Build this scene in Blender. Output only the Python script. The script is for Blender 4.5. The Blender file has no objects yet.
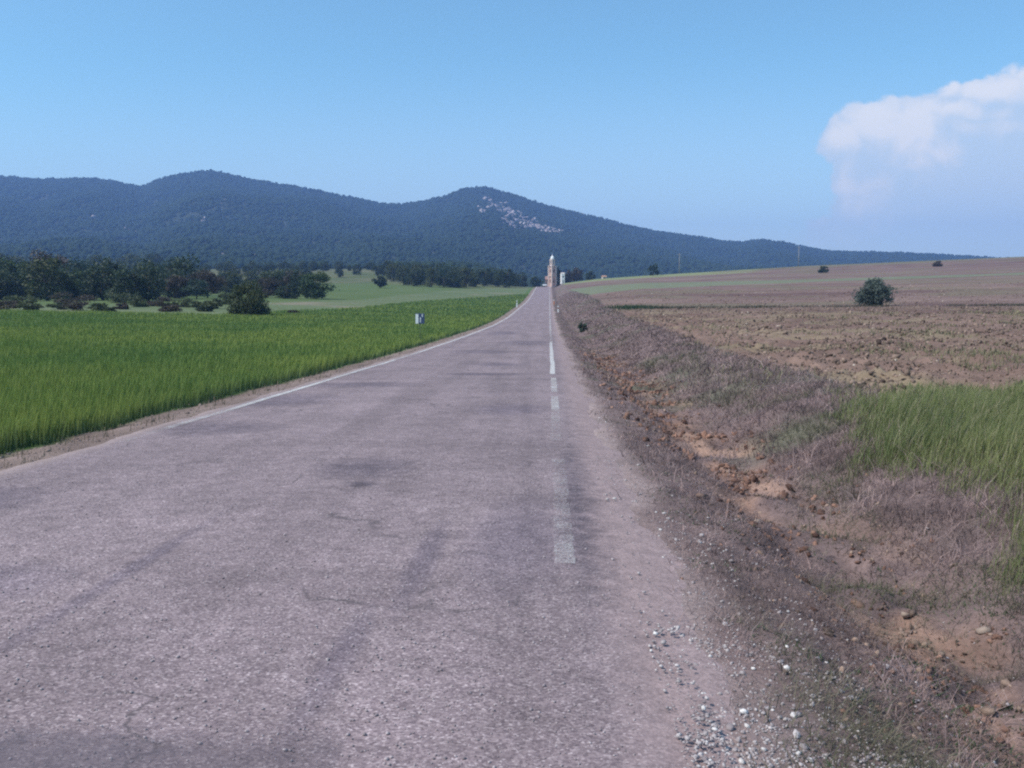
import bpy, math, random
import numpy as np
rng = np.random.default_rng(7)
random.seed(7)
S = bpy.context.scene
COL = S.collection
PI = math.pi
EYE = 1.5                      # camera height over the road
F = 950.0                      # focal length in pixels
YAW = math.atan(37/F)
PITCH = math.atan(88/math.hypot(F, 37))

# ------------------------------------------------------------------ helpers
_f = np.array([-math.sin(YAW)*math.cos(PITCH), math.cos(YAW)*math.cos(PITCH), -math.sin(PITCH)])
_r = np.array([math.cos(YAW), math.sin(YAW), 0.0])
_u = np.cross(_r, _f)
def ray(px, py):
    """slopes (dx/dy, dz/dy) of the sight line through a measured point of the photo"""
    d = _f*F + _r*(px-512) + _u*(384-py)
    return d[0]/d[1], d[2]/d[1]

def hash2(ix, iy, seed):
    h = (ix.astype(np.int64)*374761393 + iy.astype(np.int64)*668265263 + seed*974711) & 0x7fffffff
    h = ((h ^ (h >> 13))*1274126177) & 0x7fffffff
    h = (h ^ (h >> 16)) & 0x7fffffff
    return h/float(0x7fffffff)
def vnoise(x, y, seed=0):
    ix = np.floor(x); iy = np.floor(y)
    fx = x-ix; fy = y-iy
    fx = fx*fx*(3-2*fx); fy = fy*fy*(3-2*fy)
    a = hash2(ix, iy, seed); b = hash2(ix+1, iy, seed); c = hash2(ix, iy+1, seed); d = hash2(ix+1, iy+1, seed)
    return (a*(1-fx)+b*fx)*(1-fy)+(c*(1-fx)+d*fx)*fy
def fbm(x, y, seed=0, o=4):
    t = 0; a = .5; n = 0
    x = np.asarray(x, float); y = np.asarray(y, float)
    for k in range(o):
        t = t+a*vnoise(x*2**k, y*2**k, seed+k*17); n += a; a *= .5
    return t/n
def sstep(a, b, x):
    t = np.clip((x-a)/(b-a), 0, 1)
    return t*t*(3-2*t)
def lerp(a, b, t): return a+(b-a)*t
def pchip(xk, yk):
    xk = np.array(xk, float); yk = np.array(yk, float)
    h = np.diff(xk); d = np.diff(yk)/h
    m = np.zeros_like(yk); m[0] = d[0]; m[-1] = d[-1]
    for i in range(1, len(yk)-1):
        if d[i-1]*d[i] > 0:
            w1 = 2*h[i]+h[i-1]; w2 = h[i]+2*h[i-1]
            m[i] = (w1+w2)/(w1/d[i-1]+w2/d[i])
    def f(x):
        x = np.clip(np.asarray(x, float), xk[0], xk[-1])
        i = np.clip(np.searchsorted(xk, x)-1, 0, len(h)-1)
        t = (x-xk[i])/h[i]
        return ((2*t**3-3*t**2+1)*yk[i]+(t**3-2*t**2+t)*h[i]*m[i]+(-2*t**3+3*t**2)*yk[i+1]+(t**3-t**2)*h[i]*m[i+1])
    return f

# ------------------------------------------------------------------ terrain (z relative to the eye, shifted by EYE at the end)
road_p = pchip([-60, 0, 12.5, 36.7, 63, 90, 108, 150, 216, 280, 332, 385, 430, 500, 700, 1000, 5000],
               [-.5, -1.5, -1.71, -2.13, -2.42, -2.6, -2.57, -2.1, -1.14, .6, 2.3, 3.7, 4.05, 3.3, 0, -6, -30])
left_p = pchip([-60, 0, 50, 95, 150, 200, 300, 400, 500, 600, 900, 5000],
               [-1, -1.6, -1.8, -1.62, -.9, -.1, 2.6, 6.5, 13, 17, 24, 24])
Yk = np.array([-60, 0, 12, 30, 60, 95, 170, 250, 350, 450, 600, 900, 5000], float)
uk = [-10, 0, .05, .096, .266, .5, .9, 10]
ZF = np.array([[-.9]*6, [-1.5]*6, [-1.6, -1.58, -1.55, -1.5, -1.5, -1.5],
    [-1.85, -1.75, -1.65, -1.6, -1.5, -1.4], [-2.2, -1.75, -1.5, -1.3, -1.2, -1.1],
    [-2.2, -1.4, -1.2, -1.05, -.9, -.6], [-1.2, .2, .85, 1.3, 2.4, 4], [.3, 2, 3, 3.9, 5.8, 9],
    [3.2, 5, 6.1, 8.7, 12, 17], [5, 7.8, 9.2, 13.7, 18, 24], [4, 7, 8.5, 12.5, 16, 22], [0, 3, 4, 6, 8, 12], [-30]*6])
ZF = np.hstack([ZF[:, :1], ZF, ZF[:, -1:]])
_cols = [pchip(Yk, ZF[:, j]) for j in range(ZF.shape[1])]
def right_field(X, Y):
    u = X/np.maximum(Y, 4.0)
    vals = np.stack([c(Y) for c in _cols])
    out = vals[0].copy() if hasattr(vals[0], 'copy') else vals[0]
    for j in range(len(uk)-1):
        t = (u-uk[j])/(uk[j+1]-uk[j])
        m = (t >= 0) & (t <= 1)
        out = np.where(m, vals[j]*(1-t)+vals[j+1]*t, out)
    return out
ditch_p = pchip([.55, 1.0, 1.5, 1.95, 2.35, 2.9, 3.6, 6], [-.03, -.06, -.15, -.31, -.33, -.20, -.04, .0])
YC = 2300.0
ridge_px = [(-900, 205), (-600, 185), (-300, 170), (-100, 180), (0, 175), (40, 178), (90, 177), (128, 183), (140, 185), (165, 176), (210, 170), (250, 178),
            (300, 186), (350, 196), (400, 203), (440, 196), (468, 187), (482, 186), (500, 190), (550, 205), (600, 217), (650, 229),
            (700, 236), (735, 241), (765, 239), (800, 245), (830, 250), (900, 252), (960, 255), (1020, 258), (1200, 262), (1600, 268)]
_rr = [ray(x, y) for x, y in ridge_px]
ridge_p = pchip([a for a, b in _rr], [b*YC for a, b in _rr])
def ground_z(X, Y):
    R = road_p(Y)
    # left
    wl = sstep(6, 60, -X)
    zl = lerp(R-.03-.1*sstep(5.3, 6.5, -X), left_p(Y)-.02, wl)
    # right
    zf = right_field(X, Y)
    dt = ditch_p(X)*lerp(1., .7, sstep(25, 70, Y))
    diff = np.maximum(zf-R, 0)
    wr = sstep(2.7, 4.2+1.6*diff, X)
    zr = lerp(R+dt, zf, wr)
    z = np.where(X < 0, zl, zr)
    on = (X > -5.25) & (X < .60)
    z = np.where(on, R-.045, z)
    return z
def hill_z(X, Y):
    u = X/np.maximum(Y, 1)
    c = ridge_p(np.clip(u, -1.5, 1.1))
    t = (Y-480)/(YC-480)
    tt = np.clip(t, 0, 1)
    prof = .55*tt**1.05+.45*tt**2.2
    back = np.clip(1-.9*(t-1), 0, 1)
    n = (fbm(X/420, Y/420, 5, 4)-.5)*52*sstep(.03, .35, tt)*(1-sstep(.72, 1., tt))
    gul = (fbm(X/150+Y/900, Y/600, 31, 3)-.5)*34*sstep(.05, .4, tt)*(1-sstep(.8, 1., tt))
    z = c*prof*back+(n+gul)*np.clip(c/150, .1, 1)
    return np.where(t > 0, z-5, -60)
def Z(X, Y):
    X = np.asarray(X, float); Y = np.asarray(Y, float)
    g = ground_z(X, Y)
    m = hill_z(X, Y)
    far = sstep(430, 640, Y)
    z = np.where(Y > 430, lerp(g, np.maximum(g, m), far), g)
    return z+EYE
def Zs(x, y): return float(Z(np.array([x]), np.array([y]))[0])
def micro(X, Y):
    """rough relief of verge, ditch and ploughed land"""
    a = sstep(.62, 1.3, X)*(1-sstep(60, 120, Y))
    n1 = (fbm(X/.7, Y/.9, 41, 5)-.5)*.14*sstep(.9, 1.8, X)
    n2 = (fbm(X/.2, Y/.24, 43, 4)-.5)*.11
    r = (n1+n2)*a
    # broken soil at the ditch bottom
    d = np.exp(-((X-2.15)/.45)**2)*(1-sstep(20, 40, Y))
    r = r+d*(fbm(X/.3, Y/.38, 47, 5)-.55)*.32
    # ploughed
    p = sstep(4.5, 6, X)*(1-sstep(60, 110, Y))
    r = r+p*(np.abs(fbm(X/.55, Y/.8, 51, 4)-.5)*.58-.08+(fbm(X/.16, Y/.25, 57, 3)-.5)*.10)
    l = sstep(5.3, 5.8, -X)*(1-sstep(30, 80, Y))
    r = r+l*(fbm(X/.3, Y/.4, 53, 3)-.5)*.09
    return r
def Zg(X, Y): return Z(X, Y)+micro(np.asarray(X, float), np.asarray(Y, float))

# ------------------------------------------------------------------ object helpers
def mesh_np(name, V, Fc, mats, col=None, smooth=False, parent=None, mi=None):
    V = np.asarray(V, np.float32); Fc = np.asarray(Fc, np.int32)
    me = bpy.data.meshes.new(name)
    k = Fc.shape[1]
    me.vertices.add(len(V)); me.vertices.foreach_set('co', V.ravel())
    me.loops.add(Fc.size); me.loops.foreach_set('vertex_index', Fc.ravel())
    me.polygons.add(len(Fc))
    me.polygons.foreach_set('loop_start', np.arange(0, Fc.size, k, dtype=np.int32))
    me.polygons.foreach_set('loop_total', np.full(len(Fc), k, np.int32))
    if smooth: me.polygons.foreach_set('use_smooth', np.ones(len(Fc), bool))
    for m in (mats if isinstance(mats, (list, tuple)) else [mats]): me.materials.append(m)
    if mi is not None: me.polygons.foreach_set('material_index', np.asarray(mi, np.int32))
    if col is not None:
        c = np.ones((len(V), 4), np.float32); c[:, :3] = col
        at = me.color_attributes.new('Col', 'FLOAT_COLOR', 'POINT')
        at.data.foreach_set('color', c.ravel())
    me.update(calc_edges=True)
    o = bpy.data.objects.new(name, me); COL.objects.link(o)
    if parent: o.parent = parent
    return o
def tag(o, label=None, cat=None, group=None, kind=None):
    if label: o['label'] = label
    if cat: o['category'] = cat
    if group: o['group'] = group
    if kind: o['kind'] = kind
    return o
def thing(name, label, cat, loc, rotz=0, group=None):
    o = bpy.data.objects.new(name, None); COL.objects.link(o)
    o.empty_display_size = .2
    o.location = loc; o.rotation_euler = (0, 0, rotz)
    return tag(o, label, cat, group)
def copy_tree(o, parent=None):
    c = o.copy(); COL.objects.link(c)
    if parent: c.parent = parent
    for ch in list(o.children): copy_tree(ch, c)
    return c
class MB:
    """collects boxes, tubes, lathes and prisms into one mesh"""
    def __init__(s): s.v = []; s.f = []
    def add(s, v, f):
        b = len(s.v); s.v += [tuple(p) for p in v]; s.f += [tuple(i+b for i in q) for q in f]; return s
    def box(s, x0, x1, y0, y1, z0, z1):
        return s.add([(x0, y0, z0), (x1, y0, z0), (x1, y1, z0), (x0, y1, z0), (x0, y0, z1), (x1, y0, z1), (x1, y1, z1), (x0, y1, z1)],
                     [(3, 2, 1, 0), (4, 5, 6, 7), (0, 1, 5, 4), (1, 2, 6, 5), (2, 3, 7, 6), (3, 0, 4, 7)])
    def tube(s, pts, rad, n=8):
        pts = [np.array(p, float) for p in pts]; v = []; f = []
        for i, p in enumerate(pts):
            d = pts[min(i+1, len(pts)-1)]-pts[max(i-1, 0)]; d = d/np.linalg.norm(d)
            a = np.cross(d, [0, 0, 1.0]) if abs(d[2]) < .9 else np.cross(d, [1.0, 0, 0])
            a /= np.linalg.norm(a); b = np.cross(d, a)
            r = rad[i] if hasattr(rad, '__len__') else rad
            for k in range(n):
                t = 2*PI*k/n; v.append(p+r*(a*math.cos(t)+b*math.sin(t)))
        for i in range(len(pts)-1):
            for k in range(n):
                f.append((i*n+k, i*n+(k+1) % n, (i+1)*n+(k+1) % n, (i+1)*n+k))
        f.append(tuple(range(n))[::-1]); f.append(tuple((len(pts)-1)*n+k for k in range(n)))
        return s.add(v, f)
    def lathe(s, prof, n=16, c=(0, 0)):
        v = []; f = []
        for r, z in prof:
            for k in range(n):
                t = 2*PI*k/n; v.append((c[0]+r*math.cos(t), c[1]+r*math.sin(t), z))
        for i in range(len(prof)-1):
            for k in range(n): f.append((i*n+k, i*n+(k+1) % n, (i+1)*n+(k+1) % n, (i+1)*n+k))
        f.append(tuple(range(n))[::-1]); f.append(tuple((len(prof)-1)*n+k for k in range(n)))
        return s.add(v, f)
    def prism(s, poly, x0, x1):
        """poly in (y,z), extruded along x"""
        n = len(poly)
        v = [(x0, y, z) for y, z in poly]+[(x1, y, z) for y, z in poly]
        f = [tuple(range(n))[::-1], tuple(range(n, 2*n))]+[(i, (i+1) % n, n+(i+1) % n, n+i) for i in range(n)]
        return s.add(v, f)
    def build(s, name, mat, parent=None, bevel=0, smooth=False):
        me = bpy.data.meshes.new(name); me.from_pydata(s.v, [], s.f); me.materials.append(mat)
        import bmesh
        bm = bmesh.new(); bm.from_mesh(me); bmesh.ops.recalc_face_normals(bm, faces=bm.faces); bm.to_mesh(me); bm.free()
        if smooth:
            for p in me.polygons: p.use_smooth = True
        o = bpy.data.objects.new(name, me); COL.objects.link(o)
        if parent: o.parent = parent
        if bevel:
            m = o.modifiers.new('b', 'BEVEL'); m.width = bevel; m.segments = 2; m.limit_method = 'ANGLE'
        return o

# ------------------------------------------------------------------ materials
def newmat(name):
    m = bpy.data.materials.new(name); m.use_nodes = True
    nt = m.node_tree; nt.nodes.clear()
    return m, nt, nt.nodes, nt.links
def N(nt, t, **kw):
    n = nt.nodes.new(t)
    for k, v in kw.items():
        if k.startswith('i_'):
            n.inputs[int(k[2:]) if k[2:].isdigit() else k[2:].replace('_', ' ')].default_value = v
        else: setattr(n, k, v)
    return n
def math_n(nt, op, a, b=None, c=None, clamp=False):
    n = nt.nodes.new('ShaderNodeMath'); n.operation = op; n.use_clamp = clamp
    for i, v in enumerate((a, b, c)):
        if v is None: continue
        if isinstance(v, (int, float)): n.inputs[i].default_value = v
        else: nt.links.new(v, n.inputs[i])
    return n.outputs[0]
def mix_c(nt, fac, a, b, blend='MIX'):
    n = nt.nodes.new('ShaderNodeMix'); n.data_type = 'RGBA'; n.blend_type = blend
    for s, v in ((n.inputs[0], fac), (n.inputs[6], a), (n.inputs[7], b)):
        if isinstance(v, (int, float)): s.default_value = v
        elif isinstance(v, tuple): s.default_value = v if len(v) == 4 else (*v, 1)
        else: nt.links.new(v, s)
    return n.outputs[2]
def ramp(nt, src, stops):
    n = nt.nodes.new('ShaderNodeValToRGB'); e = n.color_ramp.elements
    while len(e) < len(stops): e.new(.5)
    for q, (p, c) in zip(e, stops):
        q.position = p; q.color = (c, c, c, 1) if isinstance(c, (int, float)) else (*c, 1)
    nt.links.new(src, n.inputs[0]); return n.outputs[0]
def noise(nt, vec, scale, detail=4, rough=.55, dist=0):
    n = nt.nodes.new('ShaderNodeTexNoise'); n.inputs['Scale'].default_value = scale; n.inputs['Detail'].default_value = detail
    n.inputs['Roughness'].default_value = rough; n.inputs['Distortion'].default_value = dist
    if vec is not None: nt.links.new(vec, n.inputs['Vector'])
    return n.outputs[0]
def bump(nt, h, strength, dist):
    n = nt.nodes.new('ShaderNodeBump'); n.inputs['Strength'].default_value = strength; n.inputs['Distance'].default_value = dist
    nt.links.new(h, n.inputs['Height']); return n.outputs[0]
def out_principled(nt, col, rough=.8, nrm=None, spec=.25, metal=0):
    p = nt.nodes.new('ShaderNodeBsdfPrincipled'); o = nt.nodes.new('ShaderNodeOutputMaterial')
    if isinstance(col, tuple): p.inputs['Base Color'].default_value = (*col, 1)
    else: nt.links.new(col, p.inputs['Base Color'])
    if isinstance(rough, (int, float)): p.inputs['Roughness'].default_value = rough
    else: nt.links.new(rough, p.inputs['Roughness'])
    p.inputs['Specular IOR Level'].default_value = spec; p.inputs['Metallic'].default_value = metal
    if nrm is not None: nt.links.new(nrm, p.inputs['Normal'])
    nt.links.new(p.outputs[0], o.inputs[0]); return p, o

def plain(name, col, rough=.6, spec=.3, var=.2, scale=6, metal=0):
    m, nt, n, l = newmat(name)
    tc = N(nt, 'ShaderNodeTexCoord').outputs['Object']
    v = ramp(nt, noise(nt, tc, scale, 5), [(.25, 1-var), (.75, 1+var)])
    c = mix_c(nt, 1.0, (*col, 1), v, 'MULTIPLY')
    out_principled(nt, c, rough, bump(nt, noise(nt, tc, scale*4, 3), .15, .01), spec, metal)
    return m
def leafmat(name, trans=.25, gloss=.25):
    """colour from the leaf's own attribute; thin leaves let light through"""
    m, nt, n, l = newmat(name)
    a = N(nt, 'ShaderNodeVertexColor', layer_name='Col').outputs[0]
    p = N(nt, 'ShaderNodeBsdfPrincipled'); p.inputs['Roughness'].default_value = .6; p.inputs['Specular IOR Level'].default_value = gloss
    t = N(nt, 'ShaderNodeBsdfTranslucent'); mx = N(nt, 'ShaderNodeMixShader'); mx.inputs[0].default_value = trans
    o = N(nt, 'ShaderNodeOutputMaterial')
    l.new(a, p.inputs['Base Color']); l.new(a, t.inputs[0]); l.new(p.outputs[0], mx.inputs[1]); l.new(t.outputs[0], mx.inputs[2]); l.new(mx.outputs[0], o.inputs[0])
    return m
def soilmat(name, s1, s2, bs, bd, var=.3):
    m, nt, n, l = newmat(name)
    a = N(nt, 'ShaderNodeVertexColor', layer_name='Col').outputs[0]
    tc = N(nt, 'ShaderNodeTexCoord').outputs['Object']
    n1 = noise(nt, tc, s1, 6, .65); n2 = noise(nt, tc, s2, 5, .7)
    c = mix_c(nt, 1, a, ramp(nt, n1, [(.25, 1-var), (.75, 1+var)]), 'MULTIPLY')
    c = mix_c(nt, 1, c, ramp(nt, n2, [(.25, 1-var), (.75, 1+var)]), 'MULTIPLY')
    h = math_n(nt, 'ADD', n1, n2)
    out_principled(nt, c, .95, bump(nt, h, bs, bd), .1)
    return m
M_leaf = leafmat('leaf'); M_grass = leafmat('grass_blade', .3, .2)
M_bark = plain('bark', (.09, .07, .055), .95, .1, .35, 9)
M_ground = soilmat('earth', 1.3, 23, .7, .03)
M_clod = soilmat('clod_soil', 5, 31, .6, .02, .22)
M_hill = soilmat('hill_soil', .02, .16, .8, 1.5, .25)

# chip-seal asphalt
M_road, nt, n, l = newmat('worn_chip_seal')
geo = N(nt, 'ShaderNodeTexCoord').outputs['Object']
sep = N(nt, 'ShaderNodeSeparateXYZ'); l.new(geo, sep.inputs[0])
X_, Y_ = sep.outputs[0], sep.outputs[1]
vor = N(nt, 'ShaderNodeTexVoronoi'); vor.inputs['Scale'].default_value = 98; l.new(geo, vor.inputs['Vector'])
chipv = N(nt, 'ShaderNodeSeparateColor'); l.new(vor.outputs['Color'], chipv.inputs[0])
chip = ramp(nt, chipv.outputs[0], [(0, (.135, .100, .111)), (.5, (.226, .171, .182)), (.88, (.29, .225, .234)), (1, (.43, .35, .36))])
mid = noise(nt, geo, 7, 6, .7); big = noise(nt, geo, .55, 5, .6, .4)
mp = N(nt, 'ShaderNodeMapping'); mp.inputs['Scale'].default_value = (1.6, .10, 1); l.new(geo, mp.inputs[0])
streak = noise(nt, mp.outputs[0], 1.0, 5, .6)
mp2 = N(nt, 'ShaderNodeMapping'); mp2.inputs['Scale'].default_value = (.28, 1.1, 1); l.new(geo, mp2.inputs[0])
cross = noise(nt, mp2.outputs[0], 1.0, 5, .62)
c = mix_c(nt, 1, chip, ramp(nt, mid, [(.25, .72), (.75, 1.24)]), 'MULTIPLY')
c = mix_c(nt, 1, c, ramp(nt, big, [(.3, .84), (.7, 1.14)]), 'MULTIPLY')
c = mix_c(nt, 1, c, ramp(nt, streak, [(.3, .84), (.62, 1.1)]), 'MULTIPLY')
c = mix_c(nt, 1, c, ramp(nt, cross, [(.3, .87), (.46, 1.01)]), 'MULTIPLY')
def blob(x, y, rx, ry, edge=.5):
    dx = math_n(nt, 'DIVIDE', math_n(nt, 'SUBTRACT', X_, x), rx); dy = math_n(nt, 'DIVIDE', math_n(nt, 'SUBTRACT', Y_, y), ry)
    d = math_n(nt, 'ADD', math_n(nt, 'MULTIPLY', dx, dx), math_n(nt, 'MULTIPLY', dy, dy))
    d = math_n(nt, 'ADD', d, math_n(nt, 'MULTIPLY', math_n(nt, 'SUBTRACT', mid, .5), 1.6))
    d = math_n(nt, 'ADD', d, math_n(nt, 'MULTIPLY', math_n(nt, 'SUBTRACT', big, .5), 2.0))
    n_ = nt.nodes.new('ShaderNodeMapRange'); n_.inputs[1].default_value = 1.3+edge; n_.inputs[2].default_value = .0
    l.new(d, n_.inputs[0]); return n_.outputs[0]
ve = N(nt, 'ShaderNodeTexVoronoi', feature='DISTANCE_TO_EDGE'); ve.inputs['Scale'].default_value = .62
wv_ = N(nt, 'ShaderNodeTexNoise'); wv_.inputs['Scale'].default_value = 2.2; wv_.inputs['Detail'].default_value = 6; l.new(geo, wv_.inputs['Vector'])
wm_ = N(nt, 'ShaderNodeVectorMath', operation='MULTIPLY_ADD'); l.new(wv_.outputs[1], wm_.inputs[0]); wm_.inputs[1].default_value = (.9, .9, 0); l.new(geo, wm_.inputs[2])
l.new(wm_.outputs[0], ve.inputs['Vector'])
cr = N(nt, 'ShaderNodeMapRange'); cr.inputs[1].default_value = .012; cr.inputs[2].default_value = .003; l.new(ve.outputs[0], cr.inputs[0])
cm = N(nt, 'ShaderNodeMapRange'); cm.inputs[1].default_value = .50; cm.inputs[2].default_value = .60; l.new(noise(nt, geo, .8, 4), cm.inputs[0])
c = mix_c(nt, math_n(nt, 'MULTIPLY', math_n(nt, 'MULTIPLY', cr.outputs[0], cm.outputs[0]), .6), c, (.06, .05, .055))
# bitumen stains and old repairs, at their places on the carriageway
for (x, y, rx, ry, k) in [(.26, 7.4, .16, 2.3, .60), (-4.3, 12.0, .75, .7, .62), (-1.75, 9.0, .42, .55, .62), (-1.62, 8.1, .13, .13, .55), (-4.5, 16, .8, 1.0, .70),
                          (-3.9, 19.5, 1.1, .7, .68), (-1.7, 23, .95, .55, .62), (-1.5, 27.5, .8, .9, .68), (-2.6, 36, 1.0, 1.6, .74),
                          (-1.1, 46, 1.1, 2.5, .76), (-3, 62, 1.0, 4, .78), (-.75, 5.6, .08, .9, .78), (-.9, 3.9, .07, .7, .74), (-2.42, 5.2, .06, 1.4, .80),
                          (-.2, 6.2, .3, 1.2, .82), (-4.6, 7.2, .5, .6, .78), (-.6, 14.5, .5, .8, .86), (-3.2, 5.0, .5, .4, .86)]:
    c = mix_c(nt, blob(x, y, rx, ry), c, mix_c(nt, 1, c, (k*.96, k*.97, k*1.05), 'MULTIPLY'))
# pinkish dust swept to the right edge and along the left line
dust = math_n(nt, 'ADD', X_, math_n(nt, 'MULTIPLY', math_n(nt, 'SUBTRACT', mid, .5), .35))
dr = N(nt, 'ShaderNodeMapRange'); dr.inputs[1].default_value = .22; dr.inputs[2].default_value = .48; l.new(dust, dr.inputs[0])
gr_ = noise(nt, geo, 48, 5, .75)
c = mix_c(nt, math_n(nt, 'MULTIPLY', dr.outputs[0], .75), c, mix_c(nt, 1, mix_c(nt, 1, (.35, .255, .25), ramp(nt, mid, [(.2, .65), (.8, 1.2)]), 'MULTIPLY'), ramp(nt, gr_, [(.3, .55), (.7, 1.4)]), 'MULTIPLY'))
dl = N(nt, 'ShaderNodeMapRange'); dl.inputs[1].default_value = -4.86; dl.inputs[2].default_value = -5.15; l.new(dust, dl.inputs[0])
c = mix_c(nt, math_n(nt, 'MULTIPLY', dl.outputs[0], .6), c, (.30, .23, .21))
h = math_n(nt, 'ADD', math_n(nt, 'MULTIPLY', chipv.outputs[0], .6), math_n(nt, 'MULTIPLY', mid, 1.2))
out_principled(nt, c, .85, bump(nt, h, .55, .012), .25)

M_patch, nt, n, l = newmat('smooth_dark_patch')
geo = N(nt, 'ShaderNodeTexCoord').outputs['Object']
c = mix_c(nt, noise(nt, geo, 5, 6), (.12, .105, .13), (.21, .17, .195))
al = noise(nt, geo, 2.2, 5)
p, o = out_principled(nt, c, .75, bump(nt, noise(nt, geo, 60, 3), .3, .006), .3)
sp = N(nt, 'ShaderNodeSeparateXYZ'); l.new(geo, sp.inputs[0])
ed = math_n(nt, 'ADD', sp.outputs[0], math_n(nt, 'MULTIPLY', al, 1.6))
mr = N(nt, 'ShaderNodeMapRange'); mr.inputs[1].default_value = 1.0; mr.inputs[2].default_value = -2.2; l.new(ed, mr.inputs[0])
ey = math_n(nt, 'ADD', sp.outputs[1], math_n(nt, 'MULTIPLY', noise(nt, geo, 9, 5, .7), .5))
mr2 = N(nt, 'ShaderNodeMapRange'); mr2.inputs[1].default_value = 3.50; mr2.inputs[2].default_value = 3.30; l.new(ey, mr2.inputs[0])
l.new(math_n(nt, 'MULTIPLY', math_n(nt, 'MULTIPLY', mr.outputs[0], mr2.outputs[0]), .75), p.inputs['Alpha'])

def paint(name, thr, k):
    m, nt, n, l = newmat(name)
    geo = N(nt, 'ShaderNodeTexCoord').outputs['Object']
    a = N(nt, 'ShaderNodeVertexColor', layer_name='Col')
    sepc = N(nt, 'ShaderNodeSeparateColor'); l.new(a.outputs[0], sepc.inputs[0])
    g = noise(nt, geo, 55, 6, .75); b = noise(nt, geo, 2.6, 4, .6)
    v = math_n(nt, 'ADD', math_n(nt, 'MULTIPLY', g, 1.05), math_n(nt, 'MULTIPLY', b, .45))
    v = math_n(nt, 'ADD', v, math_n(nt, 'SUBTRACT', sepc.outputs[0], .75))
    mr = N(nt, 'ShaderNodeMapRange'); mr.inputs[1].default_value = thr-.16; mr.inputs[2].default_value = thr+.16; l.new(v, mr.inputs[0])
    c = mix_c(nt, noise(nt, geo, 40, 3), (.48, .45, .45), (.74, .72, .70))
    p, o = out_principled(nt, c, .7, bump(nt, g, .4, .004), .3)
    l.new(math_n(nt, 'MULTIPLY', mr.outputs[0], k), p.inputs['Alpha'])
    return m
M_paint = paint('worn_white_paint', .72, .82)

M_white = plain('white_render', (.78, .76, .74), .8, .2, .08, 1.2)
M_wpaint = plain('white_post_paint', (.80, .80, .79), .45, .4, .06, 9)
M_cream = plain('cream_stone', (.62, .50, .45), .8, .2, .1, 1.2)
M_pink = plain('pink_brick_render', (.50, .33, .28), .85, .15, .16, 2)
M_stone = plain('pale_stone', (.52, .46, .42), .85, .15, .16, 2)
M_roof = plain('terracotta_tile', (.30, .18, .15), .85, .15, .25, 3)
M_dark = plain('dark_opening', (.015, .016, .02), .7, .2, .1, 5)
M_blue = plain('dark_blue_panel', (.05, .075, .15), .5, .4, .08, 8)
M_orange = plain('orange_reflector', (.75, .22, .05), .35, .5, .05, 8)
M_black = plain('black_band', (.03, .03, .035), .5, .3, .1, 8)
M_wood = plain('pole_wood', (.30, .27, .24), .9, .15, .2, 4)
M_metal = plain('grey_metal', (.42, .43, .45), .45, .5, .1, 8, .7)
M_car = plain('white_car_paint', (.80, .80, .80), .25, .5, .03, 4)
M_glass = plain('dark_car_glass', (.03, .04, .05), .08, .5, .05, 4)
M_rubber = plain('tyre_rubber', (.03, .03, .03), .9, .2, .1, 10)
M_lamp = plain('lamp_glass', (.75, .77, .80), .1, .6, .03, 5)
M_rock = plain('pale_rock', (.31, .24, .20), .92, .15, .28, 5)
M_rock_red = plain('reddish_rock', (.20, .13, .105), .95, .1, .28, 6)

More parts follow.
